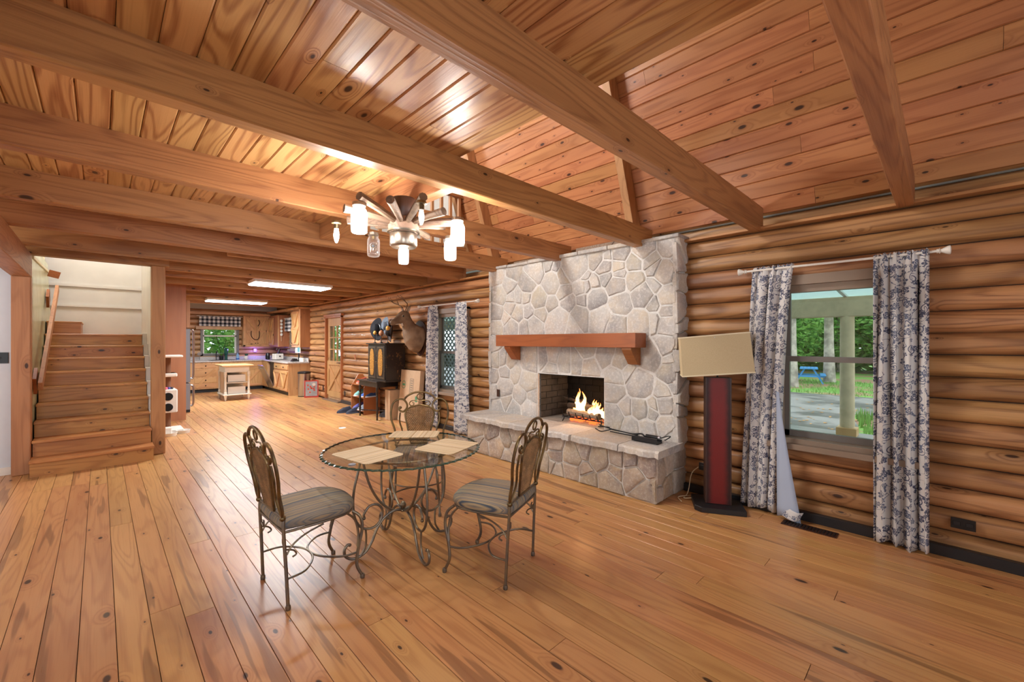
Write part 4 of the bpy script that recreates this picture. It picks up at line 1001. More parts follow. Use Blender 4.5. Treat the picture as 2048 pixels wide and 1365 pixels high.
def leg_mb():
    m = MB(); r_ = .0085
    big = [(.30, .685), (.318, .60), (.345, .48), (.352, .37), (.335, .27), (.285, .205), (.215, .195), (.165, .235), (.155, .30), (.19, .345), (.245, .345), (.28, .30), (.278, .275)]
    ctr = [(.285, .69), (.275, .62), (.235, .48), (.17, .36), (.09, .285), (.02, .262)]
    arch = [(.0, .262), (.07, .27), (.14, .235), (.19, .17), (.225, .09), (.275, .03), (.345, .012), (.395, .04), (.405, .085), (.385, .115), (.37, .112)]
    brace = [(.27, .20), (.265, .14), (.27, .08), (.30, .025)]
    for c, off, rr in ((big, .012, r_), (ctr, -.004, r_), (arch, .0, r_*1.12), (brace, .01, r_*.85)):
        m.tube(spline([(x, off, z) for x, z in c], 6), rr, 8)
    m.ball((.28, .012, .272), .012, n=8, m=6); m.ball((.37, 0, .112), .011, n=8, m=6)
    return m
lm = leg_mb().mesh('leg', M['iron'], True)
for a in (172, 264, 356, 86): inst('leg', lm, tb, (0, 0, 0), (0, 0, math.radians(a)))
MB().lathe([(0, .25), (.018, .252), (.022, .262), (.012, .27), (.02, .285), (.023, .30), (.014, .318), (.0, .326)], n=10).build('finial', M['iron'], tb)
MB().lathe([(0, 0), (.022, 0), (.022, .006), (0, .007)], (-.45, -.175, .711), 14).build('leg_reflection_disc', M['steel2'], tb)  # disc stands in for the reflection of a leg top in the glass
def placemat(lb, pts, z=.7125):
    m = MB(); cx = sum(p[0] for p in pts)/4; cy = sum(p[1] for p in pts)/4
    a = math.atan2(pts[1][1]-pts[0][1], pts[1][0]-pts[0][0]); L = math.hypot(pts[1][0]-pts[0][0], pts[1][1]-pts[0][1])
    W = math.hypot(pts[3][0]-pts[0][0], pts[3][1]-pts[0][1]); o = []
    L, W = L/2, W/2; c = .035
    for sx, sy in ((1, 1), (-1, 1), (-1, -1), (1, -1)):
        for k in range(4):
            t_ = {(1, 1): 0, (-1, 1): 90, (-1, -1): 180, (1, -1): 270}[(sx, sy)]+k*30
            o.append((sx*(W-c)+c*math.cos(math.radians(t_)), sy*(L-c)+c*math.sin(math.radians(t_))))
    m.prism(o, 0, .003, 'XY'); ob = m.build('placemat', M['mat']); ob.location = (cx, cy, z); ob.rotation_euler[2] = a-PI/2
    return tag(ob, lb, 'placemat', 'striped placemats on the glass table')
placemat('striped reed placemat on the glass table in front of the left chair', [(1.10, 2.875), (1.165, 2.475), (1.47, 2.53), (1.40, 2.92)])
placemat('striped reed placemat on the glass table near the right front chair', [(1.58, 2.60), (1.94, 2.72), (2.01, 2.43), (1.66, 2.29)])
placemat('plain looking tan placemat at the far side of the glass table before the rear chair', [(1.62, 3.06), (1.90, 2.80), (2.06, 2.98), (1.78, 3.24)], .713)

# ------------------------------------------------------------ chairs (local: seat faces +x, z up)
def make_chair():
    c = thing('dining_chair', 'chair', 'chair')
    r = .0095
    # back geometry drawn as (u, z) and leaned back
    def bp(u, z):
        t_ = max(0, z-.48); return (-.215-.13*t_*1.35-.03*math.sin(min(1, t_/.5)*PI)*0, u, z)
    for s in (-1, 1):
        MB().tube(spline([(-.212, s*.205, .50), (-.215, s*.207, .44), (-.205, s*.212, .25), (-.195, s*.218, .02)], 6), [r]*19, 8).lathe([(0, 0), (.013, 0), (.015, .012), (.012, .026), (0, .027)], (-.195, s*.218, 0), 10).build('leg', M['iron'], c, smooth=True)
        MB().tube(spline([(.195, s*.165, .415), (.235, s*.185, .375), (.245, s*.195, .30), (.215, s*.20, .18), (.205, s*.205, .09), (.235, s*.21, .02)], 6), [r]*31, 8).tube(spline([(.15, s*.175, .42), (.205, s*.18, .36), (.222, s*.19, .27), (.213, s*.198, .2)], 5), r*.8, 6).lathe([(0, 0), (.013, 0), (.015, .012), (.012, .026), (0, .027)], (.238, s*.211, 0), 10).build('leg', M['iron'], c, smooth=True)
    # seat frame: rounded front, straight back
    fr = [(-.21, -.205), (-.1, -.215), (.05, -.215), (.15, -.195), (.205, -.13), (.225, 0), (.205, .13), (.15, .195), (.05, .215), (-.1, .215), (-.21, .205)]
    MB().tube(spline([(x, y, .425) for x, y in fr], 4), .008, 8).tube([(-.212, -.205, .425), (-.212, .205, .425)], .008, 8).tube([(-.212, -.21, .50), (-.212, .21, .50)], .009, 8).build('seat_frame', M['iron'], c, smooth=True)
    # stretcher: two crossing arcs
    m = MB()
    m.tube(spline([(-.20, -.215, .17), (-.10, -.20, .172), (-.02, -.10, .174), (.0, 0, .175), (-.02, .10, .174), (-.10, .20, .172), (-.20, .215, .17)], 5), .0065, 6)
    m.tube(spline([(.212, -.20, .165), (.12, -.19, .168), (.03, -.10, .172), (.0, 0, .175), (.03, .10, .172), (.12, .19, .168), (.212, .20, .165)], 5), .0065, 6)
    m.build('stretcher', M['iron'], c, smooth=True)
    for s in (-1, 1):
        m = MB(); m.tube(spline([(-.20, s*.212, .30), (-.17, s*.212, .345), (-.10, s*.212, .385), (.0, s*.212, .41)], 4), .005, 6)
        m.build('scroll_bracket', M['iron'], c, smooth=True); m = MB()
        m.tube(spline([(-.20, s*.212, .33), (-.165, s*.212, .315), (-.15, s*.212, .29), (-.17, s*.212, .28)], 4), .005, 6)
        m.build('scroll_bracket', M['iron'], c, smooth=True); m = MB()
        m.tube(spline([(-.205, s*.20, .36), (-.205, s*.17, .345), (-.205, s*.165, .375), (-.205, s*.18, .38)], 4), .005, 6)
        m.build('scroll_bracket', M['iron'], c, smooth=True)
    # upholstered seat
    prof = [(-.215, -.20), (-.1, -.222), (.05, -.225), (.15, -.208), (.215, -.14), (.238, 0), (.215, .14), (.15, .208), (.05, .225), (-.1, .222), (-.215, .20)]
    ol = spline([(x, y, 0) for x, y in prof], 4); ol += [Vector((-.222, .1, 0)), Vector((-.224, 0, 0)), Vector((-.222, -.1, 0))]
    n_ = len(ol); vs = []; lv = [(.96, .432), (1.0, .445), (1.012, .462), (.99, .478), (.93, .492), (.80, .502), (.5, .508), (.2, .509)]
    for k, z in lv:
        for p in ol: vs.append((p.x*k+.01*(1-k), p.y*k, z+.003*noise.noise((p.x*9*k, p.y*9*k, z*9))))
    vs.append((0, 0, .509)); q = len(lv)
    fs = [(j*n_+i, j*n_+(i+1) % n_, (j+1)*n_+(i+1) % n_, (j+1)*n_+i) for j in range(q-1) for i in range(n_)]+[((q-1)*n_+i, (q-1)*n_+(i+1) % n_, q*n_) for i in range(n_)]+[tuple(range(n_))[::-1]]
    MB().add(vs, fs).build('seat', M['seat'], c, smooth=True)
    # back frame
    def U(x): return (x-1190)/1272*1.0
    def Z(y): return .985-(y-50)/1272
    m = MB()
    for s in (-1, 1):
        def L_(pts): return spline([bp(s*-(abs(U(x))) if True else 0, Z(y)) if x < 1190 else bp(s*abs(U(x)), Z(y)) for x, y in pts], 6)
        outer = [(930, 655), (905, 600), (903, 500), (862, 380), (850, 290), (870, 185), (925, 137), (990, 135), (1032, 180), (1038, 230), (1000, 278), (958, 268), (944, 238), (965, 222)]
        inner = [(940, 645), (985, 560), (985, 490), (955, 390), (960, 290)]
        for P_, rr in ((outer, .0095), (inner, .0075)):
            pts = spline([bp((1 if s > 0 else -1)*abs(U(x)), Z(y)) for x, y in P_], 6); m.tube(pts, rr, 8)
        m.ball(bp(s*abs(U(962)), Z(232)), .013, n=8, m=6)
        m.ball(bp(s*.208, .505), .017, n=8, m=6)
        sc1 = [(1180, 160), (1140, 150), (1090, 155), (1065, 185), (1085, 212), (1115, 205), (1118, 180), (1098, 175)]
        m.tube(spline([bp(s*abs(U(x)), Z(y)) for x, y in sc1], 5), .0055, 6)
    arch = [(1000, 140), (1040, 95), (1110, 60), (1190, 50), (1270, 60), (1340, 95), (1380, 140)]
    m.tube(spline([bp(U(x), Z(y)) for x, y in arch], 6), .0095, 8)
    cr_ = [bp(.028*math.cos(a*PI/8), Z(105)+.028*math.sin(a*PI/8)) for a in range(16)]
    m.tube(cr_, .0055, 6, closed=True)
    m.build('back_frame', M['gold'], c, smooth=True)
    # rattan panel outline and weave
    def hw(z):   # half width of the woven panel at height z
        zt = Z(200); zs_ = Z(320); zb = .515
        if z >= zs_: 
            k = (z-zs_)/(zt-zs_); return .137*math.sqrt(max(0, 1-k**2.2))
        return .078+(.137-.078)*(z-zb)/(zs_-zb)
    zt = Z(200)
    lo = []
    for i in range(17):
        z = .515+(zt-.515)*i/16; lo.append((hw(z), z))
    per = [bp(-u, z) for u, z in lo]+[bp(u, z) for u, z in reversed(lo)]
    MB().tube(per, .0085, 8, closed=True).build('panel_frame', M['gold'], c, smooth=True)
    w_ = MB(); nz_ = 34
    for i in range(nz_):
        z = .525+(zt-.54)*i/(nz_-1); h_ = hw(z)-.004
        if h_ < .015: continue
        ns = max(4, int(h_*2/.0095)); pts = []
        for k in range(ns+1):
            u = -h_+2*h_*k/ns; p = bp(u, z); pts.append((p[0]+(.0045 if (k+i) % 2 else -.0045), p[1], p[2]))
        w_.tube(pts, .0045, 4)
    for k in range(-6, 7):
        u = k*.0205; top = zt-.012
        while top > .55 and hw(top) < abs(u)+.004: top -= .006
        bot = .52
        while bot < top and hw(bot) < abs(u)+.003: bot += .006
        if top-bot > .03: w_.tube([bp(u, bot), bp(u, top)], .003, 4)
    w_.build('woven_panel', M['weave'], c)
    return c
ch = make_chair()
def place(o, x, y, deg, lb):
    o.location = (x, y, 0); o.rotation_euler[2] = math.radians(deg); tag(o, lb, 'chair', 'iron dining chairs round the glass table')
place(ch, .925, 2.735, 2, 'iron dining chair left of the glass table, its striped seat facing right')
c2 = copy_tree(ch); place(c2, 1.855, 2.08, 111, 'iron dining chair right of the table, nearest the right end of the hearth')
c3 = copy_tree(ch); place(c3, 2.02, 3.28, 233, 'iron dining chair behind the glass table, its woven back seen from the front')

# ------------------------------------------------------------ chandelier (wagon wheel hub with jars)
CC = Vector((1.53, 2.66, 2.30))
cl = thing('wagon_wheel_chandelier', 'rustic wagon hub chandelier with wooden spokes, mason jars and bare bulbs', 'chandelier', CC)
MB().lathe([(0, -.07), (.095, -.07), (.105, -.045), (.108, -.0), (.1, .03), (0, .03)], n=20).build('hub', M['spoke'], cl, smooth=True)
MB().lathe([(.0, .03), (.07, .03), (.088, .06), (.094, .12), (.09, .165), (.082, .172), (0, .172)], n=20).build('hub_top', M['brownpl'], cl, smooth=True)
MB().lathe([(.106, -.068), (.113, -.066), (.113, -.055), (.106, -.053)], n=24).build('hub_band', M['iron'], cl, smooth=True)
t = NT('brushed_nickel'); P = t.coord(); t.bsdf(lin('b3a89a'), .3, 1, .5, t.bump(t.noise(t.vm('MULTIPLY', P, (30, 30, 900)), 1, 2), .2, .001)); M['nickel'] = t.m
MB().lathe([(.0, -.07), (.088, -.07), (.094, -.08), (.094, -.155), (.086, -.165), (.08, -.17), (0, -.17)], n=28).build('metal_drum', M['nickel'], cl, smooth=True)
ns = 13; jars = {}
for i in range(ns):
    a = math.radians(-44.3-90+i*360/ns+3); d = Vector((math.cos(a), math.sin(a), 0)); ln = .40+.03*math.sin(i*2.3); tz = .035+.03*math.sin(i*1.7)
    a0 = d*.09+Vector((0, 0, -.0)); b0 = d*ln+Vector((0, 0, tz))
    MB().tube([a0, (a0+b0)/2+Vector((0, 0, .004)), b0], [.022, .024, .028], 9).build('spoke', M['spoke'], cl, smooth=False)
def jar_at(adeg, r, z, lit, s=1.0, power=6):
    a = math.radians(adeg); x, y = r*math.cos(a), r*math.sin(a)
    prof = [(0, -.185), (.038, -.185), (.046, -.178), (.048, -.165), (.048, -.06), (.044, -.045), (.036, -.033), (.036, -.02), (.039, -.018), (.039, -.008)]
    j = MB().lathe([(p[0]*s, p[1]*s) for p in prof], (x, y, z), 18).build('jar', M['jar'], cl, smooth=True)
    MB().lathe([(0, .004), (.041*s, .004), (.041*s, -.016*s), (0, -.017*s)], (x, y, z), 18).build('jar_lid', M['nickel'], j, smooth=True)
    MB().lathe([(0, -.015), (.014, -.02), (.013, -.045), (0, -.046)], (x, y, z), 10).build('socket', M['gold'], j)
    if lit:
        MB().lathe([(0, -.13), (.012, -.122), (.022, -.10), (.022, -.08), (.013, -.055), (.012, -.045), (0, -.044)], (x, y, z), 12).build('bulb', M['bulb'], j, smooth=True)
        light('jar_light', 'POINT', tuple(CC+Vector((x, y, z-.09*s))), power, (1, .95, .88), soft=.03)
def bare_at(adeg, r, z, lit, power=6):
    a = math.radians(adeg); x, y = r*math.cos(a), r*math.sin(a)
    MB().lathe([(0, .01), (.03, .008), (.034, -.008), (.018, -.016), (.016, -.045), (0, -.046)], (x, y, z), 14).build('socket', M['gold'], cl, smooth=True)
    MB().lathe([(0, -.145), (.008, -.14), (.017, -.11), (.019, -.085), (.014, -.055), (.013, -.045), (0, -.044)], (x, y, z), 12).build('bulb', M['bulb'] if lit else M['jar'], cl, smooth=True)
    if lit: light('bulb_light', 'POINT', tuple(CC+Vector((x, y, z-.10))), power, (1, .95, .88), soft=.02)
cd_ = -44.3   # direction of the image right in plan
def dirn(phi): return cd_-phi   # phi 0 = right, 90 = toward camera
jar_at(dirn(119), .39, .03, True, 1.0, 26)
bare_at(dirn(60), .40, .035, False)
jar_at(dirn(12), .40, .01, True, .98, 26)
jar_at(dirn(-42), .39, -.03, True, .95, 24)
jar_at(dirn(-141), .37, -.01, False, .95)
_a = math.radians(dirn(-141)); _e = Vector((.37*math.cos(_a), .37*math.sin(_a), -.115)); _d = Vector((-.5, -.87, 0)); _s = Vector((.87, -.5, 0)); _m = MB()
for _r0, _r1 in ((.021, .025), (.0, .012)):
    _m.add([_e+(_d*(.0465**2-(_r*math.cos(_k*PI/12))**2)**.5)+_s*_r*math.cos(_k*PI/12)+Vector((0, 0, _r*math.sin(_k*PI/12))) for _r in (_r0+.0001, _r1) for _k in range(24)], [(_k, (_k+1) % 24, 24+(_k+1) % 24, 24+_k) for _k in range(24)])
_m.build('printed_emblem', M['dark'], cl)
bare_at(dirn(176), .46, .0, True, 22)
jar_at(0, 0, -.15, True, .72, 14)
def chain(a, b, n_, lb=None):
    a, b = Vector(a), Vector(b); m = MB()
    for i in range(n_):
        c_ = a+(b-a)*((i+.5)/n_); d = (b-a).normalized(); s1 = d.orthogonal().normalized(); s2 = d.cross(s1)
        w1 = s1 if i % 2 else s2; L_ = (b-a).length/n_*.68
        m.tube([c_+d*L_*math.cos(k*PI/5)+w1*L_*.55*math.sin(k*PI/5) for k in range(10)], .0025, 4, closed=True)
    return m.build('chain', M['wrought'], cl)
top = Vector((1.60, 2.61, 2.47))-CC
chain((0, -.04, .17), top, 6)
chain((.25, .12, .03), top+Vector((.03, .03, .0)), 9)

# ------------------------------------------------------------ dark painted cabinet on a table
t = NT('black_chinoiserie_paint'); P = t.coord(); n1 = t.noise(P, 22, 4, .7); n2 = t.noise(P, 4, 2)
t.bsdf(t.mix(t.math('MULTIPLY', t.ss(n1, .56, .66), t.ss(n2, .42, .6)), lin('241a17'), lin('8a6238')), .35, 0, .5); M['chin'] = t.m
t = NT('gold_scroll_inlay'); P = t.coord(); n1 = t.noise(P, 45, 4, .7)
t.bsdf(t.mix(t.ss(n1, .42, .6), lin('c08a3c'), lin('7a4f26')), .4, .2); M['inlay'] = t.m
tt = thing('console_table', 'dark painted console table with turned legs under the black cabinet', 'table', (3.88, 7.73, 0))
MB().chbox(-.23, .25, -.42, .42, .70, .725, .004).build('table_top', M['chin'], tt)
MB().box(-.20, .23, -.38, .38, .61, .70).build('apron', M['chin'], tt)
tl_ = MB().lathe([(0, 0), (.012, 0), (.018, .02), (.012, .05), (.02, .07), (.014, .09), (.02, .12), (.018, .35), (.022, .42), (.014, .44), (.022, .455), (.014, .47), (.024, .49), (.024, .61), (0, .611)], n=12).mesh('leg', M['chin'], True)
for x in (-.19, .21):
    for y in (-.36, .36): inst('leg', tl_, tt, (x, y, 0))
MB().tube([(-.19, -.36, .12), (.21, .36, .12)], .012, 8).tube([(-.19, .36, .12), (.21, -.36, .12)], .012, 8).build('cross_stretcher', M['chin'], tt)
kb = thing('painted_cabinet', 'black cabinet with two doors and gold inlaid panels, standing on the console table', 'cabinet', (3.92, 7.44, .725))
MB().box(-.20, .19, -.35, .35, 0, .69).build('body', M['chin'], kb, bev=.003)
MB().chbox(-.235, .2, -.385, .385, .69, .715, .006).chbox(-.22, .2, -.37, .37, -.0, .03, .004).build('cornice', M['chin'], kb)
for s in (-1, 1):
    d = MB().chbox(-.215, -.20, min(s*.005, s*.33), max(s*.005, s*.33), .045, .67, .003).build('door', M['chin'], kb)
    pts = []
    for k in range(24):
        a = 2*PI*k/24; pts.append((s*.168+.085*math.copysign(abs(math.cos(a))**.6, math.cos(a)), .357+.25*math.copysign(abs(math.sin(a))**.8, math.sin(a))))
    MB().prism(pts, -.221, -.214, 'YZ').build('inlay_panel', M['inlay'], d)
    MB().box(-.218, -.213, s*.168-.12, s*.168+.12, .07, .082).box(-.218, -.213, s*.168-.12, s*.168+.12, .63, .642).box(-.218, -.213, s*.168-.126, s*.168-.116, .07, .642).box(-.218, -.213, s*.168+.116, s*.168+.126, .07, .642).build('moulding', M['inlay'] if 0 else M['iron'], d)
    MB().ball((-.222, s*.02, .36), .01, n=8, m=6).build('knob', M['gold'], d)
M['figa'] = plain('amber_glass', 'd9a24c', .25, var=.35, bscale=20); M['figb'] = plain('mottled_copper_glass', 'b87f5c', .25, var=.5, bscale=25)
for (y, z, r, lb, mt_, x) in ((7.78, .20, .035, 'small cream and gold globe ornament left on the black cabinet', 'figa', 3.85), (7.50, .19, .048, 'mottled copper globe ornament in the middle of the black cabinet top', 'figb', 3.84), (7.28, .28, .04, 'tall amber globe ornament at the right on the black cabinet', 'figa', 3.86)):
    f = thing('globe_ornament', lb, 'ornament', (x, y, 1.44), group='globe ornaments on the cabinet')
    MB().lathe([(0, 0), (.035, 0), (.03, .01), (.008, .02), (.006, z-.04-r*.3), (.014, z-r), (0, z-r+.002)], n=10).build('stand', M['dark'], f, smooth=True)
    MB().ball((0, 0, z), r*1.0, r, r*1.15).build('globe', M[mt_], f, smooth=True)

# ------------------------------------------------------------ deer shoulder mount
dm = thing('deer_mount', 'mounted whitetail deer head with antlers on the log wall', 'taxidermy', (4.13, 6.62, 1.55))
# local: x negative = out of wall, y positive = toward the kitchen
def skin(name, pts, parent, mat, sub=1, n=14):
    m = MB(); m.tube([p[0] for p in pts], [p[1] for p in pts], n)
    return m
neck = [((0.0, .0, -.03), .20, .27), ((-.05, .0, -.02), .195, .26), ((-.10, .02, .03), .17, .225), ((-.14, .05, .10), .14, .175), ((-.165, .09, .18), .11, .135), ((-.18, .13, .265), .09, .11), ((-.185, .16, .345), .078, .095)]
def ellip_chain(secs, n=18):
    """secs: centre, width radius, height radius, rings perpendicular to the path"""
    m = MB(); vs = []; N = len(secs)
    for i, (c_, w_, h_) in enumerate(secs):
        c_ = Vector(c_); a = Vector(secs[max(i-1, 0)][0]); b = Vector(secs[min(i+1, N-1)][0]); T = (b-a).normalized()
        side = T.cross(Vector((0, 0, 1))); side = side.normalized() if side.length > .05 else Vector((0, 1, 0)); up = side.cross(T).normalized()
        for k in range(n):
            q = 2*PI*k/n; vs.append(c_+side*w_*math.cos(q)+up*h_*math.sin(q))
    fs = [(i*n+k, i*n+(k+1) % n, (i+1)*n+(k+1) % n, (i+1)*n+k) for i in range(N-1) for k in range(n)]+[tuple(range(n))[::-1], tuple((N-1)*n+k for k in range(n))]
    return m.add(vs, fs)
hd = Vector((-.20, .175, .35))
hdir = Vector((-.90, .02, -.36)).normalized()
head = [(hd-hdir*.085+Vector((0, 0, .03)), .055, .07), (hd-hdir*.05+Vector((0, 0, .03)), .08, .098), (hd+hdir*.02+Vector((0, 0, .025)), .086, .112), (hd+hdir*.09+Vector((0, 0, .015)), .075, .097), (hd+hdir*.16, .056, .076), (hd+hdir*.22+Vector((0, 0, -.004)), .046, .060), (hd+hdir*.27+Vector((0, 0, -.006)), .042, .052), (hd+hdir*.30+Vector((0, 0, -.008)), .026, .034)]
m = ellip_chain(neck); m2 = ellip_chain(head); m.add(m2.v, m2.f)
body = m.build('body', M['fur'], dm, smooth=True)
rm = body.modifiers.new('r', 'REMESH'); rm.mode = 'VOXEL'; rm.voxel_size = .014; rm.use_smooth_shade = True
sm_ = body.modifiers.new('s', 'SMOOTH'); sm_.iterations = 6; sm_.factor = .6
side = hdir.cross(Vector((0, 0, 1))).normalized(); upv = side.cross(hdir).normalized()
for s in (-1, 1):
    e = hd+hdir*.055+side*s*.074+upv*.045
    MB().ball(tuple(e), .017, n=10, m=8).build('eye', M['dark'], dm, smooth=True)
    m = MB().ball((0, 0, 0), .024, .008, .024, 12, 8); rot = Vector((0, 1, 0)).rotation_difference(side*s).to_matrix().to_4x4()
    m.xf(Matrix.Translation(e-side*s*.006) @ rot); m.build('eye_ring', M['furwhite'], dm, smooth=True)
    # ear
    eb = hd-hdir*.06+side*s*.065+upv*.09; tipd = (side*s*.75+upv*.65-hdir*.25).normalized()
    m = MB(); wdir = tipd.cross(hdir).normalized(); vs = []
    for i in range(7):
        v = i/6; wv = .036*math.sin(PI*min(1, v*.86+.12))
        for k in range(5):
            u = (k/4-.5)*2; vs.append(eb+tipd*.15*v+wdir*wv*u+hdir*(.018*(u*u)-.01))
    m.add(vs, [(i*5+k, i*5+k+1, (i+1)*5+k+1, (i+1)*5+k) for i in range(6) for k in range(4)])
    o = m.build('ear', M['fur'], dm, smooth=True); o.modifiers.new('s', 'SOLIDIFY').thickness = .008
    # antlers
    b0 = hd-hdir*.035+side*s*.035+upv*.11
    mainb = [b0, b0+side*s*.05+upv*.07-hdir*.03, b0+side*s*.12+upv*.12-hdir*.02, b0+side*s*.175+upv*.19+hdir*.04, b0+side*s*.17+upv*.26+hdir*.09, b0+side*s*.13+upv*.32+hdir*.12]
    sp_ = spline(mainb, 5); m = MB().tube(sp_, [.014*(1-.75*i/len(sp_)) for i in range(len(sp_))], 8)
    for idx, vec, L_ in ((10, upv*.9+hdir*.1-side*s*.25, .17), (15, upv*.95+hdir*.25-side*s*.1, .13), (4, upv*.8+hdir*.5, .07)):
        p = sp_[idx]; v = vec.normalized(); m.tube([p, p+v*L_*.5+hdir*.006, p+v*L_], [.009, .006, .002], 6)
    m.build('antler', M['antler'], dm, smooth=True)
MB().ball(tuple(hd+hdir*.285+Vector((0, 0, .004))), .022, .024, .02).build('nose', M['black'], dm, smooth=True)
mp = ellip_chain([(hd+hdir*.10-upv*.065, .03, .018), (hd+hdir*.18-upv*.048, .034, .02), (hd+hdir*.25-upv*.036, .03, .016), (hd+hdir*.275-upv*.03, .02, .01)], 12); mp.build('white_chin', M['furwhite'], dm, smooth=True)
tp = ellip_chain([(hd+hdir*.03-upv*.09, .045, .03), (Vector((-.25, .155, .27)), .055, .05), (Vector((-.25, .12, .19)), .035, .03)], 12); tp.build('white_throat', M['furwhite'], dm, smooth=True)
pts = [(.24*math.cos(a*PI/12)*(1 if math.sin(a*PI/12) > 0 else .75), .30*math.sin(a*PI/12)*(1 if math.sin(a*PI/12) > 0 else 1.15)) for a in range(24)]
MB().prism(pts, 0.0, .025, 'YZ').build('plaque', M['brownpl'], dm, bev=.004)

# ------------------------------------------------------------ hats on the wall
def hat(lb, loc, rz, mat, tilt, s=1.0):
    h = thing('hat', lb, 'hat', loc); h.rotation_euler = (0, tilt, rz); h.scale = (s, s, s)
    vs = []; m = MB(); n_ = 28
    for i in range(5):
        r_ = .085+.095*i/4
        for k in range(n_):
            a = 2*PI*k/n_; cu = .055*(i/4)**2*abs(math.sin(a))**2; vs.append((r_*math.cos(a)*1.12, r_*math.sin(a)*.92, cu))
    m.add(vs, [(i*n_+k, i*n_+(k+1) % n_, (i+1)*n_+(k+1) % n_, (i+1)*n_+k) for i in range(4) for k in range(n_)])
    o = m.build('brim', mat, h, smooth=True); o.modifiers.new('s', 'SOLIDIFY').thickness = .004
    vs = []; m = MB(); lv = [(.087, 0), (.083, .04), (.078, .085), (.068, .115), (.04, .118), (.0, .10)]
    for r_, z in lv:
        for k in range(n_):
            a = 2*PI*k/n_; dz = -.018*abs(math.cos(a))**4 if z > .1 else 0; vs.append((r_*math.cos(a)*1.12, r_*math.sin(a)*.9*(.8 if z > .1 else 1), z+dz))
    m.add(vs, [(i*n_+k, i*n_+(k+1) % n_, (i+1)*n_+(k+1) % n_, (i+1)*n_+k) for i in range(5) for k in range(n_)]); m.build('crown', mat, h, smooth=True)
    MB().lathe([(.089, .002), (.09, .004), (.087, .024), (.085, .025)], n=28, sx=1.12, sy=.9).build('hat_band', M['steel'] if 'black' in lb else M['dark'], h, smooth=True)
M['navy'] = plain('black_felt', '16181f', .8); M['greyf'] = plain('grey_blue_felt', '6f7a86', .85); M['brownf'] = plain('dark_brown_leather', '2b1d18', .5)
hat('black cowboy hat with silver studded band hung on the log wall above the cabinet', (4.06, 8.05, 1.72), math.radians(10), M['navy'], math.radians(-88), 1.15)
hat('dark brown hat hanging on the log wall right behind the deer muzzle', (4.08, 7.55, 1.66), math.radians(-15), M['brownf'], math.radians(-85), 1.0)
hat('grey blue hat hanging between the black hat and the deer muzzle', (4.09, 7.75, 1.78), math.radians(0), M['greyf'], math.radians(-92), .9)
for y, z, lb in ((9.35, 1.62, 'white wooden peg on the log wall right of the door, left one'), (8.85, 1.60, 'wooden peg on the log wall between the door and the cabinet')):
    pg = thing('wall_peg', lb, 'peg', (4.15, y, z)); MB().tube([(0, 0, 0), (-.06, 0, .01)], .012, 8).ball((-.065, 0, .012), .018, n=8, m=6).build('knob', M['whitep'], pg, smooth=True)
pg = thing('leather_tag', 'small orange brown leather strap hanging on a log near the door', 'strap', (4.13, 9.3, 1.16)); MB().chbox(-.01, 0, -.03, .03, -.09, .02, .003).build('strap', M['rack'], pg)

# ------------------------------------------------------------ cardboard box leaning at the wall
cb = thing('cardboard_box', 'flat tan cardboard box with green printing leaning on the logs', 'box', (3.98, 6.76, 0)); cb.rotation_euler = (0, math.radians(5), 0)
MB().chbox(-.03, .06, -.33, .33, .01, .95, .003).build('carton', M['card'], cb)
M['greenink'] = plain('green_print', '4f8f6a', .8); M['greyink'] = plain('grey_print', '8d8272', .8)
def ring_poly(cy, cz, r0, r1): 
    m = MB(); m.add([(-.0315, cy+rr*math.cos(k*PI/10), cz+rr*math.sin(k*PI/10)) for rr in (r0, r1) for k in range(20)], [(k, (k+1) % 20, 20+(k+1) % 20, 20+k) for k in range(20)]); return m
ring_poly(.2, .68, .06, .072).box(-.0318, -.031, .16, .24, .66, .70).build('printed_ring', M['greenink'], cb)
m = MB()
for a, b, c_, d in ((-.13, -.115, .52, .80), (-.02, -.005, .52, .80), (-.13, -.005, .79, .80), (-.13, -.005, .52, .53)): m.box(-.0318, -.031, a, b, c_, d)
for k in range(6): m.box(-.0318, -.031, -.10, -.035, .55+k*.04, .57+k*.04)
m.build('printed_frame', M['greyink'], cb); MB().box(-.0318, -.031, -.29, -.22, .40, .50).build('printed_stamp', M['greenink'], cb)

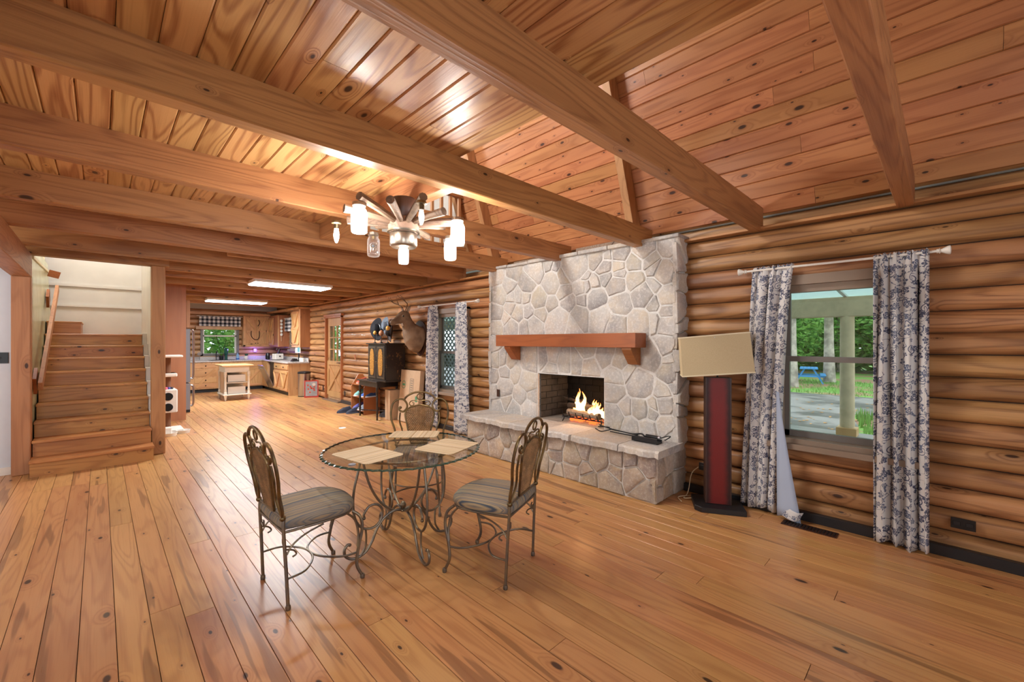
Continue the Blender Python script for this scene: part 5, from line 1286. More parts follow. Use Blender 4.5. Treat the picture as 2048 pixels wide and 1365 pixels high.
# ------------------------------------------------------------ shoe rack and shoes
sr = thing('shoe_rack', 'orange brown wooden shoe rack beneath and left of the console table', 'rack', (3.93, 8.35, 0))
for y in (-.28, .30): MB().prism([(-.17, 0), (.17, 0), (.17, .62), (.08, .78), (-.02, .78), (-.17, .55)], y, y+.018, 'XZ').build('side_panel', M['rack'], sr)
for z in (.06, .33, .58): MB().box(-.165, .165, -.262, .30, z, z+.018).build('shelf', M['rack'], sr)
MB().box(.155, .17, -.262, .3, .58, .66).build('back_rail', M['rack'], sr)
def shoe(lb, loc, rz, c1, c2, s=1.0, mk={}):
    o = thing('shoe', lb, 'shoe', loc, rz, 'shoes at the rack'); o.scale = (s, s, s)
    def mat(c_):
        if c_ not in mk: mk[c_] = plain('shoe_'+c_, c_, .6)
        return mk[c_]
    base = [(-.13, .028), (-.10, .036), (-.03, .034), (.04, .042), (.10, .044), (.135, .032), (.148, .0)]
    ol = [(x, y) for x, y in base]+[(x, -y) for x, y in reversed(base[:-1])]
    MB().prism([(x*1.04, y*1.08) for x, y in ol], 0, .022, 'XY').build('sole', mat(c2), o, bev=.003)
    n_ = len(ol); vs = []
    for f, z0 in ((1, .02), (.98, .045), (.82, .07), (.5, .09)):
        for x, y in ol:
            t_ = (x+.13)/.28; top = 1.0+.55*(1-t_) if t_ < .55 else 1.25-.75*(t_-.55)/.45
            vs.append((-.02+(x+.02)*(.99 if f > .9 else (.93 if f > .6 else .8)), y*f, .02+(z0-.02)*top))
    m = MB().add(vs, [(j*n_+i, j*n_+(i+1) % n_, (j+1)*n_+(i+1) % n_, (j+1)*n_+i) for j in range(3) for i in range(n_)]+[tuple(3*n_+i for i in range(n_))])
    m.build('upper', mat(c1), o, smooth=True)
    MB().lathe([(.022, .0), (.03, .004), (.026, .012), (.018, .008)], (-.075, 0, .105), 12, sx=1.5, sy=1).build('collar', mat(c2 if c1 == c2 else '2a2c34'), o)
    m = MB()
    for k in range(4): m.tube([(.0+k*.018, -.02, .095-k*.010), (.0+k*.018, 0, .10-k*.010), (.0+k*.018, .02, .095-k*.010)], .003, 5)
    m.build('laces', mat('e8e8ee'), o)
PIr = math.radians
shoe('blue running shoe on the middle shelf of the shoe rack', (3.90, 8.22, .35), PIr(188), '2f62b5', 'e6ecf4')
shoe('dark blue running shoe deeper on the middle shelf of the rack', (3.93, 8.10, .35), PIr(180), '24406f', 'cfd6e0')
shoe('mint green shoe with white sole on the middle shelf at the left', (3.86, 8.47, .35), PIr(200), '7fb6ae', 'eef2ee')
shoe('pale teal shoe behind the mint one on the middle shelf', (3.95, 8.58, .35), PIr(190), 'a8cfc6', 'eef2ee')
shoe('red orange shoe on the top shelf of the rack', (3.93, 8.52, .60), PIr(195), 'd4573f', 'e9c9b8', .9)
shoe('grey and navy sneaker on the bottom shelf of the rack', (3.88, 8.17, .08), PIr(185), '6c7480', 'dfe2e6')
shoe('grey sneaker beside it on the bottom shelf near the table leg', (3.88, 8.30, .08), PIr(185), '8a929c', 'dfe2e6')
shoe('white and purple sneaker on the bottom shelf at the left of the rack', (3.86, 8.50, .08), PIr(190), '5a5a9a', 'f2f0ee')
shoe('navy sandal style shoe lying on the floor left of the rack', (3.62, 8.66, .0), PIr(160), '1c2236', '343c50', 1.0)
shoe('dark navy shoe with pale stripe on the floor in front of the rack', (3.72, 8.45, .0), PIr(170), '20273a', '4a5060', 1.0)
sh_ = shoe('dark shoe on the floor under the console table', (3.98, 7.6, .0), PIr(100), '23242a', '3a3c42', 1.1)
bx = thing('wooden_crate', 'tall pale wooden box standing under the right end of the console table', 'box', (3.98, 7.30, 0)); MB().chbox(-.12, .12, -.09, .09, 0, .56, .004).build('crate', M['card'], bx)
tag(MB().lathe([(.06, 0), (.055, .004), (.03, .009), (0, .011)], (2.95, 7.15, .0), 14).build('white_scrap', M['whitep']), 'small white scrap lying on the floor before the console table', 'scrap')
# ------------------------------------------------------------ kitchen
def brace_door(parent, w_, h_, kind='Z', loc=(0, 0, 0), rz=0, name='door', handle=None):
    """pine cabinet door in local x (width) z (height), facing -y; frame battens and diagonal braces"""
    d = MB().chbox(0, w_, 0, .018, 0, h_, .002).build(name, M['cab'], parent, loc, rz)
    b = .055
    for z0_ in ([0, h_-b]+([h_/2-b/2] if kind in ('KK', 'R', 'L') else [])): MB().box(0, w_, -.014, 0, z0_, z0_+b).build('rail', M['cabx'], d)
    def dg(a, c_): MB().beam((a[0], -.010, a[1]), (c_[0], -.014, c_[1]), .045, .028, up=(0, 1, 0)).build('brace', M['cabx'], d)
    q = .03
    if kind == 'Z': dg((q, b), (w_-q, h_-b))
    elif kind == 'N': dg((q, h_-b), (w_-q, b))
    elif kind == 'V': dg((q, h_-b), (w_/2-.01, b)); dg((w_-q, h_-b), (w_/2+.01, b))
    elif kind == 'KK':
        for z0 in (b, h_/2+b/2): dg((q, z0+h_/2-b*1.5), (w_/2-.01, z0)); dg((w_-q, z0+h_/2-b*1.5), (w_/2+.01, z0))
    elif kind == 'R':
        for z0 in (b, h_/2+b/2): dg((q, z0), (w_-q, z0+h_/2-b*1.5))
    elif kind == 'L':
        dg((q, h_-b), (w_-q, h_/2+b/2)); dg((q, h_/2-b/2), (w_-q, b))
    if handle is not None:
        m = MB().ball((handle[0], -.03, handle[1]), .016, n=8, m=6).tube([(handle[0], 0, handle[1]), (handle[0], -.03, handle[1])], .006, 6); m.build('knob', M['black'], d)
    return d
def drawer(parent, w_, h_, loc, rz=0, knob=True):
    d = MB().chbox(0, w_, -.012, .01, 0, h_, .003).build('drawer', M['cabx'], parent, loc, rz)
    if knob: MB().ball((w_*.5, -.035, h_*.55), .017, n=8, m=6).tube([(w_*.5, -.01, h_*.55), (w_*.5, -.035, h_*.55)], .006, 6).build('knob', M['black'], d)
    return d
FY = 14.86; CTZ = .91
# pantry panel and fridge
pn = thing('pantry_cabinet', 'tall wood panelled pantry behind the cat tree, left of the refrigerator', 'cabinet', (.6, 10.49, 0))
MB().box(0, .555, 0, .42, 0, 2.17, ch=.004).build('body', M['panel'], pn)
MB().box(0, .46, .02, .42, 2.17, 2.45).box(.515, .565, -.006, .03, 0, 2.2).build('trim', M['cabr'], pn)
fr_ = thing('refrigerator', 'stainless steel refrigerator seen edge on beside the pantry', 'refrigerator', (1.05, 11.42, 0))
MB().box(-.5, .19, -.45, .45, .03, 1.73).build('body', M['steel2'], fr_, bev=.004)
MB().box(.195, .30, -.455, .455, .62, 1.735, ch=.008).build('upper_door', M['steel2'], fr_)
MB().box(.195, .30, -.455, .455, .05, .60, ch=.008).build('freezer_drawer', M['steel2'], fr_)
MB().box(-.49, .30, -.44, .44, 0, .05).build('plinth', M['black'], fr_)
for z0, z1 in ((.70, 1.70), (.12, .56)):
    MB().tube(spline([(.31, -.40, z1), (.355, -.40, z1-.04), (.36, -.40, (z0+z1)/2), (.355, -.40, z0+.04), (.31, -.40, z0)], 5), .02, 8).build('handle', M['steel'], fr_, smooth=True)
for z, mt_ in ((1.42, 'red_'), (1.36, 'navy')): MB().chbox(.30, .345, -.15, -.05, z, z+.045, .004).build('magnet', plain('magnet_red', 'b04048', .5) if mt_ == 'red_' else M['navy'], fr_)
uo = thing('cabinet_over_refrigerator', 'pine cabinet above the refrigerator reaching the ceiling', 'cabinet', (.6, 10.93, 1.76))
MB().box(0, .72, 0, .95, 0, .52).box(.68, .74, -.01, .05, -.0, .56).build('body', M['cab'], uo)
# base cabinets on the far wall
b1 = thing('base_cabinet', 'long run of pine base cabinets with braced doors under the kitchen window', 'cabinet', (1.3, FY, 0))
MB().box(0, 2.35, .0, .60, .10, .87).build('body', M['cab'], b1); MB().box(0, 2.35, .05, .6, 0, .10).build('toe_kick', M['black'], b1)
# drawers at left of the run
for z, h_ in ((.70, .12), (.46, .2), (.28, .14), (.13, .13)): drawer(b1, .52, h_, (.62, 0, z))
MB().beam((.66, -.02, .16), (1.1, -.02, .66), .07, .01, up=(0, 1, 0)).build('brace', M['cabx'], b1)
brace_door(b1, .40, .54, 'N', (1.18, -.018, .13)); drawer(b1, .40, .12, (1.18, -.0, .70))
brace_door(b1, .42, .54, 'Z', (1.86, -.018, .13), handle=(.06, .50)); drawer(b1, .42, .12, (1.86, 0, .70))
b2 = thing('base_cabinet', 'pine base cabinet run with V braced doors ending at the trash can', 'cabinet', (3.63, 12.32, 0))
MB().box(0, .60, 0, 1.32, .10, .87).build('body', M['cab'], b2, bev=.002); MB().box(.05, .6, .0, 2.5, 0, .10).build('toe_kick', M['black'], b2)
brace_door(b2, .60, .52, 'V', (-.022, .62, .13), -PI/2); brace_door(b2, .60, .52, 'V', (-.022, 1.26, .13), -PI/2)
drawer(b2, .60, .12, (-.01, .62, .70), -PI/2); drawer(b2, .60, .12, (-.01, 1.26, .70), -PI/2)
MB().box(-.004, .60, -.006, 0, .0, .87).build('end_panel', M['cab'], b2)
b3 = thing('corner_cabinet', 'pine corner base cabinet between the two counter runs', 'cabinet', (3.63, 14.28, 0))
MB().box(0, .5, 0, 1.12, .10, .87).build('body', M['cab'], b3); MB().box(-.012, 0, .0, .55, .13, .85).build('door', M['cabx'], b3)
dw = thing('dishwasher', 'stainless dishwasher with its door tilted open in the corner', 'dishwasher', (3.66, 13.95, .1))
MB().box(.02, .47, -.29, .29, 0, .76).build('tub', M['black'], dw)
dd = MB().box(-.02, .01, -.29, .29, 0, .74, ch=.004).build('door', M['steel'], dw); dd.rotation_euler = (0, math.radians(-24), 0)
MB().tube([(-.045, -.22, .66), (-.045, .22, .66)], .01, 8).build('handle', M['steel'], dd)
# counter tops
ct = thing('countertop', 'pale speckled L shaped kitchen countertop with low backsplash', 'countertop', (0, 0, 0))
MB().prism([(1.3, 14.82), (3.60, 14.82), (3.60, 12.29), (4.155, 12.29), (4.155, 15.42), (1.3, 15.42)], .872, .912, 'XY').build('slab', M['counter'], ct, bev=.003)
MB().box(1.3, 4.2, 15.40, 15.43, .912, 1.01).box(4.12, 4.15, 12.3, 15.4, .912, 1.01).build('backsplash', M['counter'], ct)
# upper cabinets
u1 = thing('wall_cabinet', 'pine wall cabinet with braced doors right of the kitchen window', 'cabinet', (3.19, 15.15, 1.31))
MB().box(0, .83, 0, .33, 0, .95).build('body', M['cab'], u1, bev=.003); MB().box(-.012, .86, -.014, 0, 0, .05).box(-.012, .04, -.014, 0, 0, .95).build('face_frame', M['cabx'], u1)
brace_door(u1, .28, .84, 'L', (.06, -.02, .055), handle=(.25, .05)); 
brace_door(u1, .26, .84, 'R', (.345, -.02, .055), handle=(.03, .05)); brace_door(u1, .17, .84, 'KK', (.63, -.02, .055), handle=(.06, .05))
u2 = thing('wall_cabinet', 'plain sided pine wall cabinet in the kitchen corner', 'cabinet', (3.90, 14.15, 1.31))
MB().box(0, .32, 0, 1.0, 0, .97, ch=.004).build('body', M['cabr'], u2); brace_door(u2, .45, .85, 'KK', (-.022, .98, .05), -PI/2); MB().box(-.02, .0, -.0, .05, 0, .95).build('face_frame', M['cab'], u2)
u3 = thing('wall_cabinet', 'pine wall cabinet nearest the door, with V braced door and red brown side', 'cabinet', (3.93, 12.30, 1.31))
MB().box(0, .29, 0, .72, 0, 1.06, ch=.004).build('body', M['cabr'], u3); MB().box(-.016, .0, -.0, .08, 0, 1.06).box(-.016, 0, .08, .72, 0, .06).build('face_frame', M['cab'], u3)
brace_door(u3, .60, .92, 'KK', (-.022, .70, .07), -PI/2, handle=(.12, .04))
tag(MB().box(3.88, 4.2, 12.3, 15.4, 2.36, 2.42).box(1.3, 3.92, 15.12, 15.2, 2.27, 2.34).build('trim_6', M['cabx']), kind='structure')
# valances (cloth, pleated)
def valance(lb, p0, p1, z0, z1, depth):
    nu = 60; p0, p1 = Vector(p0), Vector(p1); d = (p1-p0); nrm_ = Vector((d.y, -d.x, 0)).normalized()
    vs = []; uv = []
    for j in range(5):
        for i in range(nu+1):
            u = i/nu; p = p0+d*u+nrm_*.015*math.sin(u*PI*14)*(.3+j/5); vs.append((p.x, p.y, z1+(z0-z1)*j/4)); uv.append((u*d.length, (1-j/4)*(z1-z0)))
    me = bpy.data.meshes.new('valance'); me.from_pydata(vs, [], [(j*(nu+1)+i, j*(nu+1)+i+1, (j+1)*(nu+1)+i+1, (j+1)*(nu+1)+i) for j in range(4) for i in range(nu)])
    me.materials.append(M['check']); ul = me.uv_layers.new(name='cloth')
    for l in me.loops: ul.data[l.index].uv = uv[l.vertex_index]
    _x = (p0-p1).normalized()*(.10 if depth < .03 else .06); MB().tube([p0+_x+Vector((0, 0, z1-.01)), p1-_x+Vector((0, 0, z1-.01))], .01, 6).build('valance_rod', M['whitep'], None); tag(bpy.context.scene.collection.objects[-1], 'thin white rod carrying the '+lb[:24].rsplit(' ', 1)[0]+' valance', 'rod'); o = inst('valance', me); o.modifiers.new('s', 'SOLIDIFY').thickness = .004; return tag(o, lb, 'valance')
valance('black and white buffalo check valance over the kitchen sink window', (2.09, 15.30, 0), (3.14, 15.30, 0), 1.93, 2.24, .03)
valance('small buffalo check valance at the side window between the wall cabinets', (4.05, 14.07, 0), (4.05, 13.08, 0), 1.78, 2.18, .02)
# kitchen lights
for y0, y1, lb in ((7.72, 8.28, 'long white fluorescent ceiling light nearer to the living room'), (11.8, 12.4, 'long white fluorescent ceiling light over the kitchen island')):
    kl = thing('fluorescent_light', lb, 'light', (2.4, (y0+y1)/2, 2.44), group='fluorescent lights'); 
    MB().box(-.62, .62, -.26, .26, -.0, .05).build('housing', M['whitep'], kl, bev=.003)
    MB().box(-.60, .60, -.24, .24, -.022, .0, ch=.01).build('lens', M['tubelight'], kl)
    light('fluorescent', 'AREA', (2.4, (y0+y1)/2, 2.40), 105 if y0 < 9 else 115, (.96, .98, 1), 1.2, .45, rot=(0, 0, 0))
# island cart
ic = thing('kitchen_cart', 'white kitchen island cart with butcher block top and open shelves', 'cart', (2.47, 12.75, 0))
M['cart'] = plain('cream_white_paint', 'e9e2d2', .45)
MB().chbox(-.34, .34, -.46, .46, .85, .885, .004).build('block_top', M['cabx'], ic)
MB().box(-.26, .26, -.36, .36, .70, .85).build('apron', M['cart'], ic)
MB().box(-.30, .30, -.41, .41, .13, .155, ch=.004).build('bottom_shelf', M['cart'], ic)
MB().box(-.22, .22, -.34, .34, .43, .45).build('shelf', M['cart'], ic)
MB().box(-.22, .22, .30, .33, .15, .70).build('back_panel', M['cart'], ic)
MB().box(-.24, -.225, -.30, .33, .15, .70).build('side_panel', M['cab'], ic)
lgm = MB().lathe([(0, 0), (.014, 0), (.02, .03), (.03, .10), (.032, .13), (.032, .22), (.024, .235), (.032, .25), (.022, .30), (.026, .45), (.022, .58), (.032, .60), (.024, .62), (.034, .64), (.034, .72), (0, .721)], n=12).mesh('leg', M['cart'], True)
for x in (-.25, .25):
    for y in (-.35, .35): inst('leg', lgm, ic, (x, y, 0))
for z in (.16, .46): MB().box(-.19, .19, -.30, .28, z, z+.17).build('basket', M['whitep'], ic)
# trash can, poster
tc = thing('trash_can', 'tall stainless step trash can with black lid beside the cabinets', 'bin', (3.93, 12.02, 0))
MB().lathe([(0, .02), (.145, .02), (.15, .04), (.155, .60), (.16, .61), (0, .611)], n=24).build('body', M['steel'], tc, smooth=True)
MB().lathe([(.16, .61), (.165, .63), (.155, .66), (.08, .675), (0, .68)], n=24).build('lid', M['dark'], tc, smooth=True)
MB().lathe([(0, 0), (.15, 0), (.15, .02), (0, .021)], n=24).box(-.05, .03, -.2, -.13, .01, .03).build('pedal_base', M['black'], tc)
ps = thing('picture_board', 'red bordered picture board with flowers leaning beside the trash can', 'picture', (3.98, 11.62, 0)); ps.rotation_euler = (0, 0, math.radians(66))
M['redb'] = plain('red_border', 'c2453c', .6); M['greyb'] = plain('grey_print_ground', 'a9aeb4', .6, var=.2, bscale=30)
MB().box(-.012, .0, -.17, .17, 0, .45).build('board', M['redb'], ps); MB().box(-.014, -.011, -.14, .14, .04, .42).build('print', M['greyb'], ps)
R = random.Random(11); m = MB()
for i in range(9):
    cy, cz = (R.random()-.5)*.17, .13+R.random()*.2; m.prism([(cy+.028*math.cos(k*PI/4)*(1 if k % 2 else .6), cz+.028*math.sin(k*PI/4)*(1 if k % 2 else .6)) for k in range(8)], -.016, -.0135, 'YZ')
m.build('printed_flowers', plain('print_red', 'd0442c', .6), ps)
MB().prism([(-.06+.04*math.cos(k*PI/6), .34+.04*math.sin(k*PI/6)) for k in range(12)], -.0165, -.0135, 'YZ').build('printed_moon', M['whitep'], ps)
# counter things
Zc = .912
def small(name, lb, cat, x, y, parts, z=Zc, group=None, rz=0):
    o = thing(name, lb, cat, (x, y, z), rz, group)
    for pn_, mb, mt_ in parts: mb.build(pn_, mt_, o, smooth=False)
    return o
vg = plain('dark_green_glass', '1f5148', .15)
pv = small('orchid_pot', 'green plant with bare stems in front of the kitchen window', 'plant', 2.62, 15.2, [('pot', MB().lathe([(0, 0), (.05, 0), (.06, .12), (.055, .12), (0, .1)], n=12), M['black']), ('stem', MB().tube(spline([(0, 0, .1), (-.03, 0, .35), (-.10, 0, .62), (-.12, .0, .72)], 5), .006, 5).tube(spline([(0.02, 0, .1), (.06, 0, .35), (.13, .0, .62)], 5), .006, 5), M['bark'])])
m = MB()
for k in range(7):
    a = k*.9; p = [(0, 0, .12), (.06*math.cos(a), .06*math.sin(a), .2), (.13*math.cos(a), .13*math.sin(a), .19)]
    for w0 in (0,): m.add([(p[0][0], p[0][1], p[0][2]), (p[1][0]-.03*math.sin(a), p[1][1]+.03*math.cos(a), p[1][2]), (p[2][0], p[2][1], p[2][2]), (p[1][0]+.03*math.sin(a), p[1][1]-.03*math.cos(a), p[1][2])], [(0, 1, 2, 3)])
m.build('leaves', M['leaf'], pv)
small('green_bottle', 'dark green bottle shaped vase beside the plant on the sink counter', 'bottle', 2.72, 15.1, [('body', MB().lathe([(0, 0), (.04, 0), (.035, .15), (.05, .2), (.055, .33), (.035, .37), (0, .375)], n=12), vg)])
small('faucet', 'black kitchen faucet at the sink', 'faucet', 2.5, 15.25, [('spout', MB().tube(spline([(0, 0, 0), (0, 0, .2), (0, -.06, .27), (0, -.14, .22)], 5), .012, 7), M['black'])])
small('sink', 'dark kitchen sink set in the counter below the window', 'sink', 2.6, 15.05, [('rim', MB().box(-.3, .3, -.18, .18, .0, .012), M['dark'])])
small('soap_bottle', 'clear blue soap bottle on the kitchen counter', 'bottle', 3.02, 15.1, [('body', MB().lathe([(0, 0), (.04, 0), (.04, .14), (.015, .18), (.015, .21), (0, .22)], n=12), plain('blue_clear_plastic', '8fb8dc', .2)), ('label_band', MB().lathe([(.041, .01), (.042, .012), (.042, .05), (.041, .051)], n=12), plain('blue_band', '2f6cc0', .4))])
small('spray_bottle', 'round white bottle with green and white nozzle on the counter', 'bottle', 3.24, 15.1, [('body', MB().ball((0, 0, .06), .065, .04, .06), M['whitep']), ('nozzle', MB().box(-.03, .05, -.02, .02, .13, .18).lathe([(0, .11), (.02, .11), (.02, .14), (0, .141)], n=8), vg)])
small('glass_bowl', 'upturned clear glass on a stand at the sink left end', 'glass', 2.08, 15.15, [('bowl', MB().lathe([(0, .15), (.05, .16), (.06, .2), (.03, .25), (0, .25)], n=12), M['jar']), ('stem', MB().tube([(0, 0, 0), (0, 0, .15)], .006, 6), M['steel'])])
nl = small('night_light', 'violet glowing night light under the wall cabinet', 'light', 3.55, 15.40, [('lamp', MB().chbox(-.035, .035, -.04, 0, 0, .10, .008), M['night']), ('plug', MB().box(-.03, .03, -.0, .02, .0, .1), M['whitep'])], z=1.14)
light('night_glow', 'POINT', (3.55, 15.22, 1.19), 5, (.3, .2, 1), soft=.03)
ts = small('toaster', 'white two slot toaster in the kitchen corner', 'toaster', 3.86, 14.1, [('body', MB().chbox(-.13, .13, -.09, .09, .01, .19, .015), M['whitep']), ('base', MB().box(-.12, .12, -.08, .08, 0, .015), M['dark']), ('lever', MB().box(-.02, .02, -.11, -.09, .1, .13), M['dark'])], rz=.3)
kbx = small('knife_block', 'black knife block standing behind the toaster', 'knife block', 3.98, 14.5, [('block', MB().prism([(-.06, 0), (.06, 0), (.09, .2), (-.0, .24)], -.05, .05, 'XZ'), M['black']), ('handles', MB().tube([(.0, -.03, .22), (.03, -.03, .32)], .012, 6).tube([(.0, .0, .22), (.03, .0, .33)], .012, 6).tube([(.03, .03, .21), (.06, .03, .31)], .012, 6), M['dark'])])
small('blender_jug', 'dark coffee pot left of the toaster', 'pot', 3.75, 14.75, [('body', MB().lathe([(0, 0), (.06, 0), (.065, .12), (.045, .2), (0, .21)], n=12), M['dark']), ('handle', MB().tube(spline([(.05, 0, .17), (.1, 0, .15), (.1, 0, .06), (.06, 0, .04)], 4), .008, 6), M['dark'])])
small('wall_tablet', 'small white framed tablet showing a turquoise screen on the log wall', 'tablet', 3.96, 12.38, [('frame', MB().chbox(-.02, 0, -.0, .4, 0, .2, .004), M['whitep']), ('screen', MB().box(-.024, -.019, .02, .2, .03, .17), M['screen'])], z=1.15, rz=.0)
small('shoe_like_phone_dock', 'black cordless phone charger with upright handset on the counter end', 'phone', 3.88, 12.65, [('dock', MB().prism([(-.09, 0), (.09, 0), (.05, .08), (-.03, .09)], -.07, .07, 'XZ'), M['dark']), ('handset', MB().chbox(.10, .13, -.02, .02, .0, .24, .006), M['black'])])
bpy.data.objects['shoe_like_phone_dock'].name = 'cordless_phone'
for k in range(3): small('white_cup', 'white cup, %s in the row at the counter end near the logs' % ['first', 'middle', 'last'][k], 'cup', 4.03, 12.42+.11*k, [('cup', MB().lathe([(0, 0), (.032, 0), (.038, .10), (.033, .10), (.028, .01), (0, .01)], n=12), M['whitep'])], group='white cups at the counter end')
# hanging fruit string and horseshoe rope
fs_ = thing('garlic_string', 'string of cream colored bulbs hanging on the corner cabinet side', 'hanging decoration', (3.96, 14.12, 1.60))
for k in range(5): MB().ball((0, -.02, .50-k*.105), .04, .035, .045, 10, 6).build('bulb_ornament', M['whitep'], fs_, smooth=True)
MB().tube([(0, 0, .56), (0, -.0, -.12)], .006, 5).build('string', M['cream'], fs_)
hs = thing('rope_loop', 'dark rope loop decoration hanging on the braced wall cabinet doors', 'decoration', (3.50, 15.09, 1.50))
MB().tube(spline([(.08, 0, .65), (.11, 0, .55), (.06, 0, .45)], 5), .012, 6).tube(spline([(-.12, 0, .3), (-.12, 0, .14), (-.04, 0, .04), (.06, 0, .04), (.1, 0, .14), (.1, 0, .3)], 5), .012, 6).build('rope', M['brownpl'], hs)
# cat tree and bowls
ctr = thing('cat_tree', 'white plush cat tree with box, shelves and post behind the right stair post', 'cat tree', (.80, 8.80, 0)); M['plush'] = plain('white_plush', 'dcd8d0', .95, bump=.5, bscale=80); M['sisal'] = plain('brown_sisal', '7a5138', .9, bump=.5, bscale=90)
MB().box(-.2, .18, -.2, .2, .0, .06, ch=.01).build('base', M['plush'], ctr)
bxm = MB().chbox(-.16, .10, -.16, .16, .33, .70, .012).build('box', M['plush'], ctr)
for z in (.42, .59):
    MB().prism([(-.02+.062*math.cos(k*PI/10), z+.062*math.sin(k*PI/10)) for k in range(20)], -.166, -.155, 'XZ').build('hole', M['soot'], bxm)  # black disc on the face stands for the shaded opening
MB().lathe([(.045, .06), (.045, .33)], (-.02, -.05, 0), 12).build('post', M['sisal'], ctr); MB().lathe([(.05, .70), (.05, 1.22)], (-.02, .0, 0), 12).build('post', M['sisal'], ctr)
MB().chbox(-.16, .10, -.14, .14, .90, .96, .012).box(-.15, .09, -.13, .13, .955, .96).build('tray', M['plush'], ctr); MB().chbox(-.18, .17, -.16, .16, 1.21, 1.25, .012).build('platform', M['plush'], ctr)
for k, c_ in enumerate(('e9c94a', 'e46a8a', '3a4a9a', '30323a')): tag(MB().ball((.73+k*.035, 8.72+.01*k, .715), .022, n=8, m=6).build('toy_ball', plain('toy_'+c_, c_, .6)), ['yellow', 'pink', 'blue', 'dark'][k]+' toy lying on the cat tree box', 'toy', 'cat toys')
for x, y, lb in ((.78, 8.42, 'white pet bowl on the floor in front of the cat tree'), (.96, 8.55, 'clear white pet bowl right of the other bowl')):
    tag(MB().lathe([(.085, 0), (.095, .05), (.088, .05), (.07, .012), (0, .01), ], (x, y, 0), 20).build('pet_bowl', M['whitep'], smooth=True), lb, 'bowl', 'pet bowls')
wfd = thing('pet_feeder', 'white pet water feeder under the cat tree box', 'feeder', (.74, 8.53, 0)); MB().chbox(-.07, .07, -.06, .06, .0, .12, .01).build('tank', M['whitep'], wfd)
# black air gaps near the stair header
# unseen lamps added to brighten the sloping ceiling, loft, stairwell and hall
lf_ = thing('added_loft_lamp', 'round white fill lamp added out of sight in the loft', 'lamp', (0.9, 4.2, 4.85)); MB().lathe([(0, 0), (.14, .01), (.16, .05), (.1, .09), (0, .1)], n=16).build('dome', M['bulb'], lf_)
light('fill_loft', 'AREA', (.9, 4.2, 4.7), 120, (1, .98, .95), .8, .8, target=(3.6, 3.0, 3.2))
light('fill_loft_far', 'POINT', (2.0, 6.8, 4.4), 90, (1, .97, .93), soft=.3)
light('fill_stair', 'POINT', (-.1, 8.9, 4.2), 110, (1, .98, .95), soft=.3)
light('fill_hall', 'POINT', (-1.8, 5.8, 2.2), 30, (.95, .97, 1), soft=.3)

# ------------------------------------------------------------ outdoors
GZ = -.57
tag(MB().box(4.4, 80, -40, 60, GZ-.3, GZ).build('ground', M['lawn']), kind='structure')
tag(MB().box(-40, 80, 15.7, 60, GZ-.3, GZ).build('ground_back', M['lawn']), kind='structure')
tag(MB().box(4.4, 9.6, -10, 15, -.45, -.15).build('porch_floor', M['drive']), kind='structure')
tag(MB().prism([(15.0, -12), (15.0, 1.86), (13, 1.45), (11.0, 1.2), (10.2, .6), (9.7, -2), (9.7, 40), (19.8, 40), (19.8, -12)], GZ, GZ+.02, 'XY').build('driveway', M['drive']), kind='structure')
pc = MB().prism([(4.4, 2.62), (9.9, 2.22), (9.9, 2.235), (4.4, 2.635)], -10, 15, 'XZ').build('porch_ceiling', M['porchpanel']); tag(pc, kind='structure')
for y in (-6, -3.5, -1.2, 1.2, 3.6, 6, 8.4, 10.8): MB().beam((4.5, y, 2.60), (9.6, y, 2.23), .05, .04).build('rafter_strip', M['porchwhite'], pc)
for x in (6.5, 8.2): MB().box(x-.03, x+.03, -10, 15, 2.62-(x-4.4)*.0727-.03, 2.62-(x-4.4)*.0727).build('panel_strip', M['porchwhite'], pc)
tag(MB().box(9.15, 9.35, -10, 15, 1.90, 2.24, ch=.01).build('porch_beam', M['porchpost']), 'tan porch beam over the posts outside', 'beam')
for y, lb in ((1.18, 'round tan porch post standing outside in the middle of the big window view'), (-2.2, 'round porch post further right outside'), (6.0, 'round porch post outside beyond the chimney'), (10.3, 'round porch post outside near the door')):
    p = thing('porch_post', lb, 'post', (9.25, y, -.15)); MB().lathe([(0, 0), (.105, 0), (.1, 2.06), (0, 2.06)], n=18).build('shaft', M['porchpost'], p, smooth=True); MB().box(-.14, .14, -.14, .14, 0, .14, ch=.006).build('base_block', M['cab'], p)
# lattice outside the narrow window
lt = thing('lattice_screen', 'cream diagonal lattice screen outside the narrow window', 'lattice', (5.3, 7.4, -.1))
m1 = MB()
for s in (-1, 1):
    for k in range(-14, 30):
        y0 = -1.6+k*.13; pts = []
        a = (y0, 0.) ; b = (y0+s*2.3, 2.3)
        def cl_(p, q):
            (ya, za), (yb, zb) = p, q; t0, t1 = 0., 1.
            dy, dz = yb-ya, zb-za
            for pp, qq in ((-dy, ya+1.3), (dy, 1.3-ya)):
                if abs(pp) < 1e-9: continue
                r_ = qq/pp
                if pp < 0: t0 = max(t0, r_)
                else: t1 = min(t1, r_)
            return None if t0 >= t1 else ((ya+dy*t0, za+dz*t0), (ya+dy*t1, za+dz*t1))
        q = cl_(a, b)
        if q and abs(q[1][1]-q[0][1]) > .05: MB().beam((s*.006, q[0][0], q[0][1]), (s*.006, q[1][0], q[1][1]), .035, .008, up=(1, 0, 0)).build('slat', M['porchwhite'], lt)
